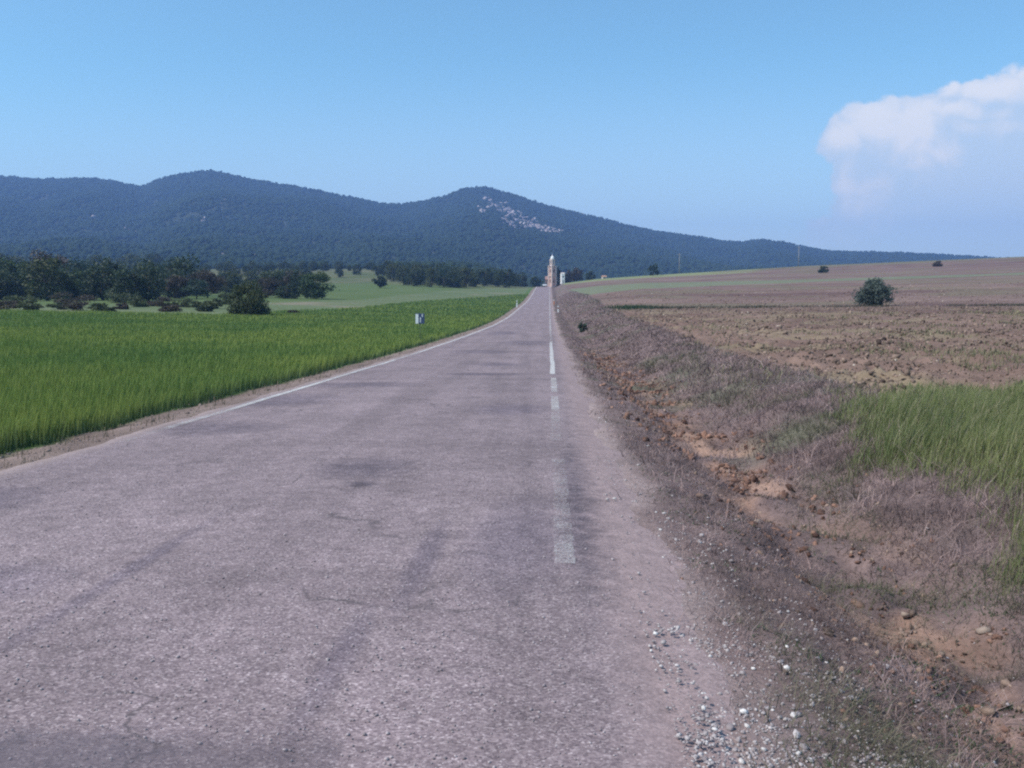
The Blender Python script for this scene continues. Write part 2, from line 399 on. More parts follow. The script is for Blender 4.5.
# ------------------------------------------------------------------ ground sheet
def geo_axis(a, b, step, growth):
    out = [a]; s = step
    while out[-1] < b: out.append(out[-1]+s); s *= growth
    return np.array(out)
xs_r = np.concatenate([np.arange(.62, 7, .075), geo_axis(7.0, 4200, .1, 1.045)])
xs_l = -np.concatenate([np.arange(5.25, 7, .1), geo_axis(7.0, 4200, .15, 1.06)])[::-1]
xs = np.unique(np.concatenate([xs_l, np.arange(-5.25, .62, .9), [.60], xs_r]))
ys = [-60, -30, -15, -8, -4, -2, -1, 0, .7, 1.3, 1.8]
while ys[-1] < 560: ys.append(ys[-1]+max(.065, .0105*ys[-1]))
ys[-1] = 560; ys = np.array(ys)
GX, GY = np.meshgrid(xs, ys)
GZ = Zg(GX, GY)
def pale(a): return np.array(a, float)
def zone_colour(X, Y):
    n1 = fbm(X/3, Y/3, 61, 4)[..., None]; n2 = fbm(X/14, Y/20, 63, 4)[..., None]; n3 = fbm(X/.6, Y/.7, 65, 4)[..., None]
    n4 = fbm(X/60, Y/9, 67, 3)[..., None]
    u = X/np.maximum(Y, 1)
    C = np.zeros(X.shape+(3,))
    plough = lerp(pale((.140, .088, .076)), pale((.230, .155, .126)), np.clip((n2-.35)*2.6, 0, 1))
    plough = lerp(plough, pale((.245, .20, .125)), np.clip((n1-.5)*3, 0, .5)*(Y < 95)[..., None])
    brown = lerp(pale((.120, .074, .070)), pale((.215, .148, .128)), np.clip(((.45*n4+.3*n1+.25*n2)-.32)*3, 0, 1))
    brown = lerp(brown, pale((.15, .135, .085)), np.clip((fbm(X/9, Y/12, 69, 4)[..., None]-.52)*4, 0, .55))
    strip = lerp(pale((.12, .15, .09)), pale((.19, .185, .125)), n1)
    olive = lerp(pale((.12, .125, .065)), pale((.17, .145, .10)), n2)
    C[:] = plough
    far = sstep(88, 97, Y+6*(n1[..., 0]-.5))[..., None]
    C = lerp(C, brown, far)
    lo = np.interp(u, [.03, .096, .266, .5], [175, 192, 236, 243])+8*(n2[..., 0]-.5)
    hi = np.interp(u, [.03, .096, .266, .5], [285, 272, 262, 262])+10*(n2[..., 0]-.5)
    C = lerp(C, strip, (sstep(lo-3, lo+3, Y)*(1-sstep(hi-4, hi+4, Y)))[..., None])
    C = lerp(C, olive, sstep(385, 420, Y+30*(n2[..., 0]-.5))[..., None])
    bright = lerp(pale((.17, .20, .085)), pale((.22, .23, .12)), n1)
    C = lerp(C, bright, (sstep(365, 385, Y)*(1-sstep(.17, .22, u+.1*(n2[..., 0]-.5))))[..., None])
    # verge and ditch
    dry = lerp(pale((.100, .070, .070)), pale((.215, .155, .150)), n3)
    dry = lerp(dry, pale((.10, .115, .07)), np.clip((n1-.55)*4, 0, .6))
    diff = np.maximum(right_field(X, Y)-road_p(Y), 0)
    edge = 4.3+1.5*diff+1.6*(n2[..., 0]-.5)+1.0*(n1[..., 0]-.5)
    C = lerp(dry, C, sstep(edge-.5, edge+.5, X)[..., None])
    soil = lerp(pale((.19, .112, .088)), pale((.42, .27, .205)), n3)
    dm = np.exp(-((X-2.12-.9*(n1[..., 0]-.5))/.40)**2)*np.clip((fbm(X/.55, Y/.9, 71, 4)-.49)*6, 0, 1)*(1-.6*sstep(20, 45, Y))
    C = lerp(C, soil, np.clip(dm, 0, .95)[..., None])
    grav = lerp(pale((.25, .19, .185)), pale((.40, .305, .29)), n3)
    C = lerp(grav, C, sstep(.55, 1.0, X+.7*(n3[..., 0]-.5)+.4*(n1[..., 0]-.5))[..., None])
    # left
    dirt = lerp(pale((.145, .105, .092)), pale((.27, .205, .185)), n3)
    crop = lerp(pale((.06, .11, .03)), pale((.08, .14, .035)), n3)
    L = lerp(dirt, crop, sstep(5.85, 6.25, -X+.5*(n3[..., 0]-.5))[..., None])
    pgr = lerp(pale((.085, .12, .05)), pale((.15, .17, .095)), n4)
    pgr = lerp(pgr, pale((.25, .19, .16)), np.clip((n2-.58)*5, 0, .7))
    gg = lerp(pale((.07, .11, .035)), pale((.115, .145, .06)), n2)
    lim = np.interp(-u, [0, .1, .2, .35, .7], [300, 225, 140, 100, 92])
    L = lerp(L, pgr, (sstep(lim-4, lim+4, Y+8*(n2[..., 0]-.5))*sstep(6.3, 8, -X))[..., None])
    L = lerp(L, gg, (sstep(lim*1.35-5, lim*1.35+5, Y+12*(n2[..., 0]-.5))*sstep(6.3, 8, -X))[..., None])
    hillc = lerp(pale((.085, .105, .045)), pale((.155, .14, .085)), np.clip((n2-.3)*2, 0, 1))
    L = lerp(L, hillc, sstep(330, 380, Y+40*(n2[..., 0]-.5))[..., None])
    return np.where((X < -2)[..., None], L, C)
GC = zone_colour(GX, GY)
def grid_faces(ny, nx):
    i = np.arange((ny-1)*nx).reshape(ny-1, nx)[:, :-1].ravel()
    return np.stack([i, i+1, i+nx+1, i+nx], 1)
ground = mesh_np('ground', np.stack([GX, GY, GZ], -1).reshape(-1, 3), grid_faces(len(ys), len(xs)), M_ground, GC.reshape(-1, 3), True)
tag(ground, kind='structure')

# ------------------------------------------------------------------ road
ry = [-60, -30, -10, -3, 0, 1]
while ry[-1] < 600: ry.append(ry[-1]+max(.12, .012*ry[-1]))
ry = np.array(ry)
rx0 = np.array([-5.22, -5.14, -5.0, -4, -3, -2, -1, -.3, .15, .34, .50, .78])
RX = np.repeat(rx0[None], len(ry), 0); RY = np.repeat(ry[:, None], len(rx0), 1)
el = (fbm(ry/.7, ry*0+3, 81, 4)-.5)*.22; er = (fbm(ry/.8, ry*0+9, 83, 4)-.5)*.26
RX[:, 0] += el; RX[:, 1] += el; RX[:, 2] += el*.5; RX[:, -1] += er; RX[:, -2] += er; RX[:, -3] += er*.5
RZ = road_p(RY)+EYE+.010*np.cos((RX+2.3)*.55)+(fbm(RX/1.2, RY/2, 85, 3)-.5)*.014
RZ[:, 0] = road_p(ry)+EYE-.07; RZ[:, -1] = road_p(ry)+EYE-.052; RZ[:, -2] -= .012
road = mesh_np('road', np.stack([RX, RY, RZ], -1).reshape(-1, 3), grid_faces(len(ry), len(rx0)), M_road, None, True)
tag(road, kind='structure')
def road_z(X, Y): return road_p(Y)+EYE+.010*np.cos((X+2.3)*.55)+(fbm(X/1.2, Y/2, 85, 3)-.5)*.014
def line_strip(name, xc, w, segs):
    """segs: (y0, y1, coverage)"""
    V = []; Fc = []; Cc = []
    for (y0, y1, k0, k1) in segs:
        yy = [y0]
        while yy[-1] < y1: yy.append(yy[-1]+max(.1, .012*yy[-1]))
        yy[-1] = y1; yy = np.array(yy)
        b = len(V)
        wob = (fbm(yy/4, yy*0, 91, 3)-.5)*.03
        for i, y in enumerate(yy):
            for s in (-1, 1):
                x = xc+wob[i]+s*w/2+(random.random()-.5)*.012
                V.append((x, y, float(road_z(np.array([x]), np.array([y]))[0])+.006))
                k = k0+(k1-k0)*(i/(len(yy)-1)); Cc.append((k, k, k))
        for i in range(len(yy)-1): Fc.append((b+2*i, b+2*i+1, b+2*i+3, b+2*i+2))
    o = mesh_np(name, V, Fc, M_paint, np.array(Cc))
    return tag(o, kind='structure')
line_strip('left_edge_line', -4.9, .12, [(10.2, 12.4, .52, .62), (12.4, 20, .68, .86), (20, 30, .76, .84), (30, 36, .68, .75), (36, 60, .84, .92), (60, 400, .95, 1.0)])
line_strip('right_edge_line', .10, .125, [(5.55, 6.6, .64, .58), (6.6, 9.6, .55, .54), (11.0, 14.6, .58, .63), (14.6, 16.9, .72, .66), (17.8, 21.8, .68, .74), (23.2, 47, .86, .80), (47, 66, .58, .66), (66, 120, .74, .7), (120, 400, .75, .8)])
# smooth, darker bluish patch on the road surface close to the viewer
py_, px_ = np.linspace(2.2, 3.28, 14), np.linspace(-3.4, -.7, 30)
PX, PY = np.meshgrid(px_, py_)
PY2 = PY.copy(); PY2[-1] += (fbm(px_/.35, px_*0, 95, 4)-.5)*.14
dark_sheet = mesh_np('dark_patch', np.stack([PX, PY2, road_z(PX, PY2)+.006], -1).reshape(-1, 3), grid_faces(14, 30), M_patch, None, True)
tag(dark_sheet, kind='structure')

# ------------------------------------------------------------------ hills
hx = np.linspace(-1.5, 1.1, 900)
hy = np.concatenate([np.linspace(560, 900, 60), np.linspace(906, YC+150, 190)[0:], np.linspace(YC+200, 4200, 25)])
HU, HY = np.meshgrid(hx, hy)
HX = HU*HY
HZ = Z(HX, HY)
rock_spots = [(487, 200, 6, 4), (497, 208, 10, 6), (508, 213, 12, 6), (520, 220, 14, 6), (532, 226, 12, 5), (548, 231, 9, 4), (480, 212, 4, 3), (558, 232, 5, 2), (512, 226, 6, 3), (505, 222, 5, 3),
              (121, 186, 6, 4), (18, 207, 4, 2.5), (90, 218, 5, 2.5), (202, 222, 5, 5), (196, 243, 4, 5), (280, 231, 5, 3), (302, 229, 4, 3), (225, 201, 3, 4), (240, 215, 5, 2), (130, 231, 7, 2),
              (776, 242, 6, 2.5), (255, 256, 6, 2), (230, 256, 5, 2), (585, 216, 6, 2), (650, 237, 5, 2), (60, 245, 5, 2), (332, 240, 4, 2)]
def pix_of(X, Y, Zz):
    d0, d1, d2 = X, Y, Zz-EYE
    dep = d0*_f[0]+d1*_f[1]+d2*_f[2]
    return 512+F*(d0*_r[0]+d1*_r[1])/dep, 384-F*(d0*_u[0]+d1*_u[1]+d2*_u[2])/dep
# turn the measured rock spots into places on the hill, once, with their real size in metres
_px, _py = pix_of(HX, HY, HZ)
rocks_w = []
for (x, y, rx, rz) in rock_spots:
    dd = (_px-x)**2+(_py-y)**2+np.where((HY < 700) | (HY > YC), 1e6, 0)
    k = np.unravel_index(np.argmin(dd), dd.shape)
    gz_y = np.abs(HZ[min(k[0]+2, len(hy)-1), k[1]]-HZ[k[0], k[1]])/max(1, np.abs(hy[min(k[0]+2, len(hy)-1)]-hy[k[0]]))
    Yw = HY[k]
    rocks_w.append((HX[k], Yw, rx*Yw/F, min(120, rz*Yw/F/max(.12, gz_y))))
def rockmask(X, Y):
    m = np.zeros(np.shape(X))
    n = fbm(X/9, Y/13, 101, 4); n2 = fbm(X/45, Y/60, 103, 3)
    for (x, y, a, b) in rocks_w:
        m = np.maximum(m, np.exp(-((X-x)/a)**2-((Y-y)/b)**2))
    return np.clip((m*1.3+(n-.5)*3.6+(n2-.5)*.8-.80)*2.5, 0, 1)*(m > .05)
rm = rockmask(HX, HY)
hn = fbm(HX/70, HY/90, 107, 4)[..., None]
HC = lerp(pale((.024, .034, .021)), pale((.045, .052, .033)), np.clip((hn-.3)*2.5, 0, 1))
HC = lerp(HC, pale((.46, .40, .38)), rm[..., None])
near = 1-sstep(560, 640, HY)
HC = lerp(HC, zone_colour(HX, HY), near[..., None])
hills = mesh_np('hills', np.stack([HX, HY, HZ], -1).reshape(-1, 3), grid_faces(len(hy), len(hx)), M_hill, HC.reshape(-1, 3), True)
tag(hills, kind='structure')

# icosphere template
def ico():
    t = (1+5**.5)/2
    v = np.array([(-1, t, 0), (1, t, 0), (-1, -t, 0), (1, -t, 0), (0, -1, t), (0, 1, t), (0, -1, -t), (0, 1, -t), (t, 0, -1), (t, 0, 1), (-t, 0, -1), (-t, 0, 1)], float)
    v /= np.linalg.norm(v[0])
    f = np.array([(0, 11, 5), (0, 5, 1), (0, 1, 7), (0, 7, 10), (0, 10, 11), (1, 5, 9), (5, 11, 4), (11, 10, 2), (10, 7, 6), (7, 1, 8), (3, 9, 4), (3, 4, 2), (3, 2, 6), (3, 6, 8), (3, 8, 9), (4, 9, 5), (2, 4, 11), (6, 2, 10), (8, 6, 7), (9, 8, 1)])
    return v, f
def ico2():
    v, f = ico(); v = list(map(tuple, v)); nf = []; cache = {}
    def mid(a, b):
        k = (min(a, b), max(a, b))
        if k not in cache:
            p = (np.array(v[a])+np.array(v[b])); p /= np.linalg.norm(p); v.append(tuple(p)); cache[k] = len(v)-1
        return cache[k]
    for a, b, c in f:
        ab, bc, ca = mid(a, b), mid(b, c), mid(c, a); nf += [(a, ab, ca), (b, bc, ab), (c, ca, bc), (ab, bc, ca)]
    return np.array(v), np.array(nf)
ICO, ICO2 = ico(), ico2()
def blobs(name, P, Sx, Sy, Sz, mat, C, jit=.25, tmpl=ICO, smooth=False, tilt=0.0):
    v0, f0 = tmpl; n = len(P); k = len(v0)
    V = v0[None]*(1+jit*(rng.random((n, k, 1))*2-1))
    V = V*np.stack([Sx, Sy, Sz], 1)[:, None]
    if tilt:
        a = rng.normal(0, tilt, n); ca, sa = np.cos(a)[:, None], np.sin(a)[:, None]
        x, z = V[..., 0].copy(), V[..., 2].copy(); V[..., 0] = x*ca-z*sa; V[..., 2] = x*sa+z*ca
    a = rng.random(n)*2*PI; ca, sa = np.cos(a)[:, None], np.sin(a)[:, None]
    x, y = V[..., 0].copy(), V[..., 1].copy(); V[..., 0] = x*ca-y*sa; V[..., 1] = x*sa+y*ca
    V += P[:, None]
    Fc = (f0[None]+(np.arange(n)*k)[:, None, None]).reshape(-1, 3)
    return mesh_np(name, V.reshape(-1, 3), Fc, mat, np.repeat(C, k, 0), smooth)

Pr = []
for (x, y, a, b) in rocks_w:
    main = 300 < x*YC/y/YC*F+549 - 0 and -160 < x < 40
    k = int(20+a*b/7) if main else 5
    Pr.append(np.stack([x+rng.normal(0, .62, k)*a, y+rng.normal(0, .62, k)*b], 1))
Pr = np.concatenate(Pr); n = len(Pr)
kk = fbm(Pr[:, 0]/9, Pr[:, 1]/13, 101, 4) > .42; Pr = Pr[kk]; n = len(Pr)
r = np.minimum(rng.lognormal(.35, .45, n), 3.2)*np.clip(Pr[:, 1]/1700, .3, 1)
P = np.stack([Pr[:, 0], Pr[:, 1], Z(Pr[:, 0], Pr[:, 1])+r*.8], 1)
C = lerp(pale((.22, .18, .18)), pale((.48, .40, .39)), rng.random((n, 1)))
tag(blobs('rock_outcrops', P, r*1.6, r, r*1.1, M_clod, C, .35, ICO, False, .4), 'pale bare rock outcrops breaking through the forest on the hills', 'rocks', kind='stuff')
# forest on the hills (nobody could count it)
n = 125000
U = rng.uniform(-.95, .75, n); Yt = np.sqrt(rng.uniform(560**2, (YC+60)**2, n)); Xt = U*Yt
keep = np.ones(n, bool)
den = fbm(Xt/60, Yt/80, 111, 4)
keep &= rng.random(n) < np.clip((den-.20)*5, .3, 1)
keep &= rng.random(n) > rockmask(Xt, Yt)*.93
# open grassland on the lower left slope
px, py = pix_of(Xt, Yt, Z(Xt, Yt))
keep &= ~((px > 325) & (px < 392) & (py > 266) & (Yt < 760))
keep &= ~((px > 185) & (px < 300) & (py > 259) & (Yt < 720))
keep &= ~((Xt > 10) & (Yt < 700))
Xt, Yt = Xt[keep], Yt[keep]; n = len(Xt)
r = rng.uniform(1.8, 4.2, n)*lerp(.85, 1.1, (Yt-560)/1700)
P = np.stack([Xt, Yt, Z(Xt, Yt)+r*.55], 1)
tone = fbm(Xt/35, Yt/50, 113, 3)
C = lerp(pale((.014, .028, .017)), pale((.028, .044, .026)), np.clip(tone[:, None]*.9+rng.normal(0, .15, (n, 1)), 0, 1))
C = np.where(rng.random((n, 1)) < .05, C*pale((1.4, 1.2, 1.1)), C)
M_can = soilmat('forest_canopy', .35, 1.3, .5, 1.0, .18)
tag(blobs('hillside_forest', P, r, r, r*rng.uniform(.7, 1.15, n), M_can, C, .28), 'dark green woodland covering the hillsides behind the fields', 'forest', kind='stuff')

# ------------------------------------------------------------------ blades (wheat, grass)
def blades(name, X, Y, H, W, C0, C1, label, cat, lean=.25, z=None, mat=None, wind=(.1, 0)):
    n = len(X); zz = Zg(X, Y)-.02 if z is None else z
    a = rng.random(n)*2*PI; dx, dy = np.cos(a), np.sin(a)
    b = rng.random(n)*2*PI; l = np.abs(rng.normal(0, lean, n))*H
    lx, ly = np.cos(b)*l+wind[0]*H, np.sin(b)*l+wind[1]*H
    V = np.zeros((n, 5, 3))
    for i, (t, w) in enumerate(((0, .5), (0, -.5), (.55, .42), (.55, -.42), (1, 0))):
        V[:, i, 0] = X+dx*W*w+lx*t**2; V[:, i, 1] = Y+dy*W*w+ly*t**2; V[:, i, 2] = zz+H*t*(1-.12*t)
    f0 = np.array([(0, 1, 3), (0, 3, 2), (2, 3, 4)])
    Fc = (f0[None]+(np.arange(n)*5)[:, None, None]).reshape(-1, 3)
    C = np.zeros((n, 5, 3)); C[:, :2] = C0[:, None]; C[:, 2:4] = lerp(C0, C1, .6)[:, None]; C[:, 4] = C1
    return tag(mesh_np(name, V.reshape(-1, 3), Fc, mat or M_grass, C.reshape(-1, 3)), label, cat, kind='stuff')
def sample(n, y0, y1, p, u0, u1, xmin=None, xmax=None):
    """points whose density falls with distance: pdf(Y) ~ Y^(1-p)"""
    q = 2-p
    Y = (y0**q+rng.random(n)*(y1**q-y0**q))**(1/q)
    X = rng.uniform(u0, u1, n)*Y
    k = np.ones(n, bool)
    if xmin is not None: k &= X > xmin
    if xmax is not None: k &= X < xmax
    return X[k], Y[k]
# wheat
X, Y = sample(330000, 7.5, 300, 1.75, -.80, -.015, None, -5.95)
e = fbm(X/.5, Y/.7, 121, 3)-.5
lim = np.interp(-X/Y, [0, .1, .2, .35, .7], [300, 225, 140, 100, 92])
k = (X < -6.05+e*.5) & (Y < lim+6*(fbm(X/6, Y/6, 123, 3)-.5))
X, Y = X[k], Y[k]; n = len(X)
tall = .44+.20*(fbm(X/2.5, Y/2.5, 125, 4)-.5)
H = tall*rng.uniform(.72, 1.08, n)
W = np.maximum(.011, .00085*Y)*rng.uniform(.8, 1.5, n)
v = rng.random((n, 1)); pt = np.clip((.6*fbm(X/5, Y/9, 127, 4)+.4*fbm(X/30, Y/4, 128, 3)-.33)*3, 0, 1)[:, None]
c0 = lerp(pale((.045, .088, .062)), pale((.065, .115, .078)), v)  # bluish lower stems, with shade of the crop's road side painted in
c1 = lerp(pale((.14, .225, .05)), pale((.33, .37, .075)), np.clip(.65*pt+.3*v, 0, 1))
c1 = np.where(rng.random((n, 1)) < .06, pale((.24, .29, .09)), c1)
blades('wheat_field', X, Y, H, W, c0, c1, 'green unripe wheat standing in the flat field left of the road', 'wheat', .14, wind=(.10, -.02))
# dry verge grass, right side
X, Y = sample(640000, 2.3, 260, 1.72, .0, .62, .55, 11)
diff = np.maximum(right_field(X, Y)-road_p(Y), 0)
dens = fbm(X/.5, Y/.8, 131, 4)
k = (X < 4.4+1.5*diff+1.5*(fbm(X/14, Y/20, 63, 4)-.5)) & (rng.random(len(X)) < np.clip((dens-.2)*3.4, 0.45, 1)*sstep(.55, 1.35, X+.5*(fbm(X/.35, Y/.5, 137, 3)-.5))*(1-.8*np.exp(-((X-2.15)/.5)**2)*(fbm(X/.55, Y/.9, 71, 4) > .48)))
X, Y = X[k], Y[k]; n = len(X)
H = np.minimum(rng.lognormal(-3.15, .55, n), .2)*(1+.9*sstep(2.2, 2.9, X)); W = np.maximum(.0030, .0006*Y)*rng.uniform(.8, 1.6, n)
v = rng.random((n, 1))
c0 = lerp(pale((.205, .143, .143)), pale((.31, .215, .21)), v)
c1 = lerp(pale((.30, .21, .212)), pale((.52, .38, .345)), rng.random((n, 1)))
dk = np.clip((fbm(X/.28, Y/.34, 135, 3)[:, None]-.42)*4, 0, 1)
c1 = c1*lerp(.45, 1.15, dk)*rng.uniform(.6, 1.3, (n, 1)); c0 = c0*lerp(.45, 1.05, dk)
gm = np.clip((fbm(X/1.1, Y/1.5, 133, 3)[:, None]-.56)*6, 0, 1)*.6
c1 = lerp(c1, pale((.13, .155, .065)), gm); c0 = lerp(c0, pale((.07, .09, .045)), gm)
blades('dry_verge_grass', X, Y, H, W, c0, c1, 'short dry greyish purple grass on the right verge and ditch bank', 'grass', 1.3)
# low green weeds in the gravel of the right verge
X, Y = sample(70000, 2.3, 18, 1.6, .05, .6, .85, 3.2)
k = fbm(X/.45, Y/.45, 141, 3) > lerp(.53, .66, sstep(3.8, 9, Y)); X, Y = X[k], Y[k]; n = len(X)
c1 = lerp(pale((.055, .085, .045)), pale((.12, .155, .085)), rng.random((n, 1)))
blades('low_verge_weeds', X, Y, rng.uniform(.012, .05, n), rng.uniform(.006, .013, n), c1*.7, c1, 'patches of low dull green weeds among the verge gravel', 'weeds', .8)
# tall green grass on the far bank
X, Y = sample(260000, 5.7, 17, 1.35, .25, .80, 2.5, 12)
n1 = fbm(X/1.0, Y/1.2, 151, 4)-.5
inside = np.minimum(np.minimum((X-(2.72+(Y-6)*.075+np.maximum(Y-10, 0)*.14+n1*1.9))/1.25, (Y-5.6+n1*1.2)/.6), (14.8-Y+n1*7)/3)
k = rng.random(len(X)) < np.clip(inside, 0, 1); X, Y, inside = X[k], Y[k], np.clip(inside[k], 0, 1.5); n = len(X)
H = rng.uniform(.12, .6, n)*lerp(.3, 1, np.clip(inside, 0, 1))*lerp(.6, 1.1, fbm(X/.5, Y/.6, 157, 3)); W = np.maximum(.004, .0006*Y)*rng.uniform(.6, 1.4, n)
v = rng.random((n, 1)); q = np.clip((fbm(X/1.2, Y/2, 153, 4)[:, None]-.32)*2.6, 0, 1)
c0 = lerp(pale((.10, .125, .055)), pale((.15, .17, .08)), v); c1 = lerp(pale((.13, .165, .06)), pale((.27, .28, .11)), np.clip(.6*q+.45*v, 0, 1))
c1 = np.where(rng.random((n, 1)) < .16, pale((.42, .35, .24)), c1)
blades('tall_bank_grass', X, Y, H, W, c0, c1, 'lush green grass clump on the bank at the right edge', 'grass', .3, wind=(.18, 0))
# sparse grass tufts between ditch and ploughed land
X, Y = sample(60000, 9, 70, 1.7, .14, .62, 3.6)
k = (rng.random(len(X)) < np.clip((fbm(X/2.2, Y/4, 155, 4)-.50)*5, 0, 1)*lerp(.25, 1, sstep(.25, .5, X/Y))); X, Y = X[k], Y[k]; n = len(X)
v = rng.random((n, 1)); c1 = lerp(pale((.16, .155, .08)), pale((.36, .31, .19)), v)
blades('sparse_field_weeds', X, Y, rng.uniform(.06, .24, n), np.maximum(.006, .0009*Y)*rng.uniform(.7, 1.4, n), c1*.6, c1, 'thin pale weeds growing between the clods of the ploughed field', 'weeds', .4)
# field border grass at ~95 m, right
n = 26000
X = rng.uniform(4.0, 75, n); Y = 95+rng.normal(0, 1.6, n)+7*(1-sstep(4, 12, X))*rng.normal(0, 1, n)*.6+2.5*(fbm(X/9, X*0, 161, 3)-.5)
k = rng.random(n) < np.clip((fbm(X/5, Y/9, 163, 3)-.36)*4, .04, 1)*sstep(4, 7.5, X)*lerp(1, .45, sstep(9, 14, X)); X, Y = X[k], Y[k]; n = len(X)
nearg = (1-sstep(8, 12, X))[:, None]
c1 = lerp(lerp(pale((.055, .062, .045)), pale((.13, .12, .085)), rng.random((n, 1))), pale((.05, .085, .045)), nearg)
blades('field_border_grass', X, Y, rng.uniform(.08, .32, n)+.22*nearg[:, 0], rng.uniform(.03, .06, n), c1*.7, c1, 'dark strip of rough grass between the two brown fields', 'grass', .35)
# weeds on the left dirt edge
X, Y = sample(30000, 8, 120, 1.7, -.75, -.03, -6.5, -5.15)
k = rng.random(len(X)) < np.clip((fbm(X/.4, Y/1.2, 165, 3)-.5)*5+.04*sstep(5.6, 6, -X), 0, 1); X, Y = X[k], Y[k]; n = len(X)
c1 = lerp(pale((.09, .115, .06)), pale((.28, .22, .17)), rng.random((n, 1)))
blades('left_verge_grass', X, Y, rng.uniform(.04, .16, n), np.maximum(.006, .0008*Y), c1*.7, c1, 'scattered weeds on the reddish dirt edge beside the wheat', 'weeds', .5)

# ------------------------------------------------------------------ clods, gravel, stones
X, Y = sample(115000, 8.5, 175, 1.45, .06, .66, 3.9)
diff = np.maximum(right_field(X, Y)-road_p(Y), 0)
e = 4.3+1.5*diff+1.8*(fbm(X/14, Y/20, 63, 4)-.5)
k = (X > e) & (rng.random(len(X)) < np.clip((fbm(X/2.5, Y/3.5, 171, 4)-.30)*3, .05, 1)*lerp(1, .5, sstep(88, 105, Y))); X, Y = X[k], Y[k]; n = len(X)
r = np.minimum(rng.lognormal(-3.95, .58, n), .085)*lerp(.75, 1.35, sstep(10, 50, Y))*lerp(1, 1.25, sstep(90, 130, Y))
C = lerp(pale((.065, .046, .041)), pale((.31, .222, .178)), np.clip(rng.normal(.45, .28, (n, 1)), 0, 1))
C = np.where(rng.random((n, 1)) < .012, pale((.46, .38, .32)), C)
tag(blobs('field_clods', np.stack([X, Y, Zg(X, Y)+r*.18], 1), r*rng.uniform(.7, 1.7, n), r*rng.uniform(.6, 1.2, n), r*rng.uniform(.5, 1.1, n), M_clod, C, .45, ICO, False, .8),
    'reddish brown clods of the ploughed field right of the road', 'soil', kind='stuff')
# soil lumps in the ditch
n = 9000
Y = 3.6+40*rng.random(n)**1.5; X = 2.15+rng.normal(0, .45, n)
k = fbm(X/.55, Y/.9, 71, 4)+rng.normal(0, .04, n) > .50; X, Y = X[k], Y[k]; n = len(X)
r = np.minimum(rng.lognormal(-5.05, .55, n), .028)*lerp(1, 2.2, sstep(8, 30, Y))
C = lerp(pale((.09, .065, .055)), pale((.36, .255, .205)), np.clip(rng.normal(.45, .3, (n, 1)), 0, 1))
tag(blobs('ditch_lumps', np.stack([X, Y, Zg(X, Y)+r*.15], 1), r*1.3, r, r*.8, M_clod, C, .45, ICO, False, .8), 'crumbled reddish soil lumps along the ditch bottom', 'soil', kind='stuff')
n = 5200
Y = 3.6+36*rng.random(n)**1.4; X = 2.05+rng.normal(0, .38, n)
k = fbm(X/.4, Y/.6, 75, 3)+rng.normal(0, .03, n) > .54; X, Y = X[k], Y[k]; n = len(X)
r = np.minimum(rng.lognormal(-3.85, .45, n), .055)*lerp(.38, 1.15, sstep(5, 14, Y))
C = lerp(pale((.085, .048, .040)), pale((.34, .195, .145)), np.clip(rng.normal(.4, .28, (n, 1)), 0, 1))
tag(blobs('ditch_clods', np.stack([X, Y, Zg(X, Y)-r*.05], 1), r*1.5, r, r*.75, M_clod, C, .5, ICO2, False, .8), 'dark reddish broken clods lying in the roadside ditch', 'soil', kind='stuff')
# gravel on the shoulder
X, Y = sample(120000, 2.2, 26, 1.7, .05, .62, .45, 2.9)
w = np.exp(-((X-.85)/.65)**2)*np.clip((fbm(X/.5, Y/.6, 181, 3)-.33)*4, .12, 1)+.05
w = w*np.where(Y < 4.4, 1.5, .30)
k = rng.random(len(X)) < w; X, Y = X[k], Y[k]; n = len(X)
r = np.minimum(rng.lognormal(-5.6, .5, n), .017)
C = lerp(pale((.24, .20, .21)), pale((.48, .43, .43)), rng.random((n, 1))); C = np.where(rng.random((n, 1)) < .06, pale((.62, .58, .57)), C)
zg = np.where(X < .62, road_z(X, Y), Zg(X, Y))
tag(blobs('verge_gravel', np.stack([X, Y, zg+r*.3], 1), r*1.3, r, r*.75, M_clod, C, .22, ICO, False, .4), 'loose pale gravel on the right road shoulder', 'gravel', kind='stuff')
X, Y = sample(26000, 8, 60, 1.7, -.72, -.06, -6.4, -4.95); n = len(X)
r = np.minimum(rng.lognormal(-4.5, .5, n), .045)*lerp(.7, 1.3, sstep(10, 40, Y))
C = lerp(pale((.11, .085, .078)), pale((.36, .28, .25)), rng.random((n, 1)))
k = rng.random(n) < sstep(4.95, 5.6, -X)*np.clip((fbm(X/.5, Y/.8, 183, 3)-.3)*3, .1, 1); X, Y, r, C = X[k], Y[k], r[k], C[k]; n = len(X)
tag(blobs('left_verge_gravel', np.stack([X, Y, Zg(X, Y)+r*.2], 1), r*1.3, r, r*.7, M_clod, C, .3, ICO, False, .4), 'brown gravel and small clods on the left dirt verge', 'gravel', kind='stuff')
# loose chippings on the carriageway
X, Y = sample(9000, 2.2, 14, 1.7, -.9, .1, -4.9, .5); n = len(X)
r = np.minimum(rng.lognormal(-5.6, .35, n), .009)
C = lerp(pale((.20, .165, .18)), pale((.46, .39, .40)), rng.random((n, 1)))
tag(blobs('loose_chippings', np.stack([X, Y, road_z(X, Y)+r*.4], 1), r*1.2, r, r*.7, M_clod, C, .2, ICO, False, .4), 'small loose stone chippings scattered on the road surface', 'gravel', kind='stuff')

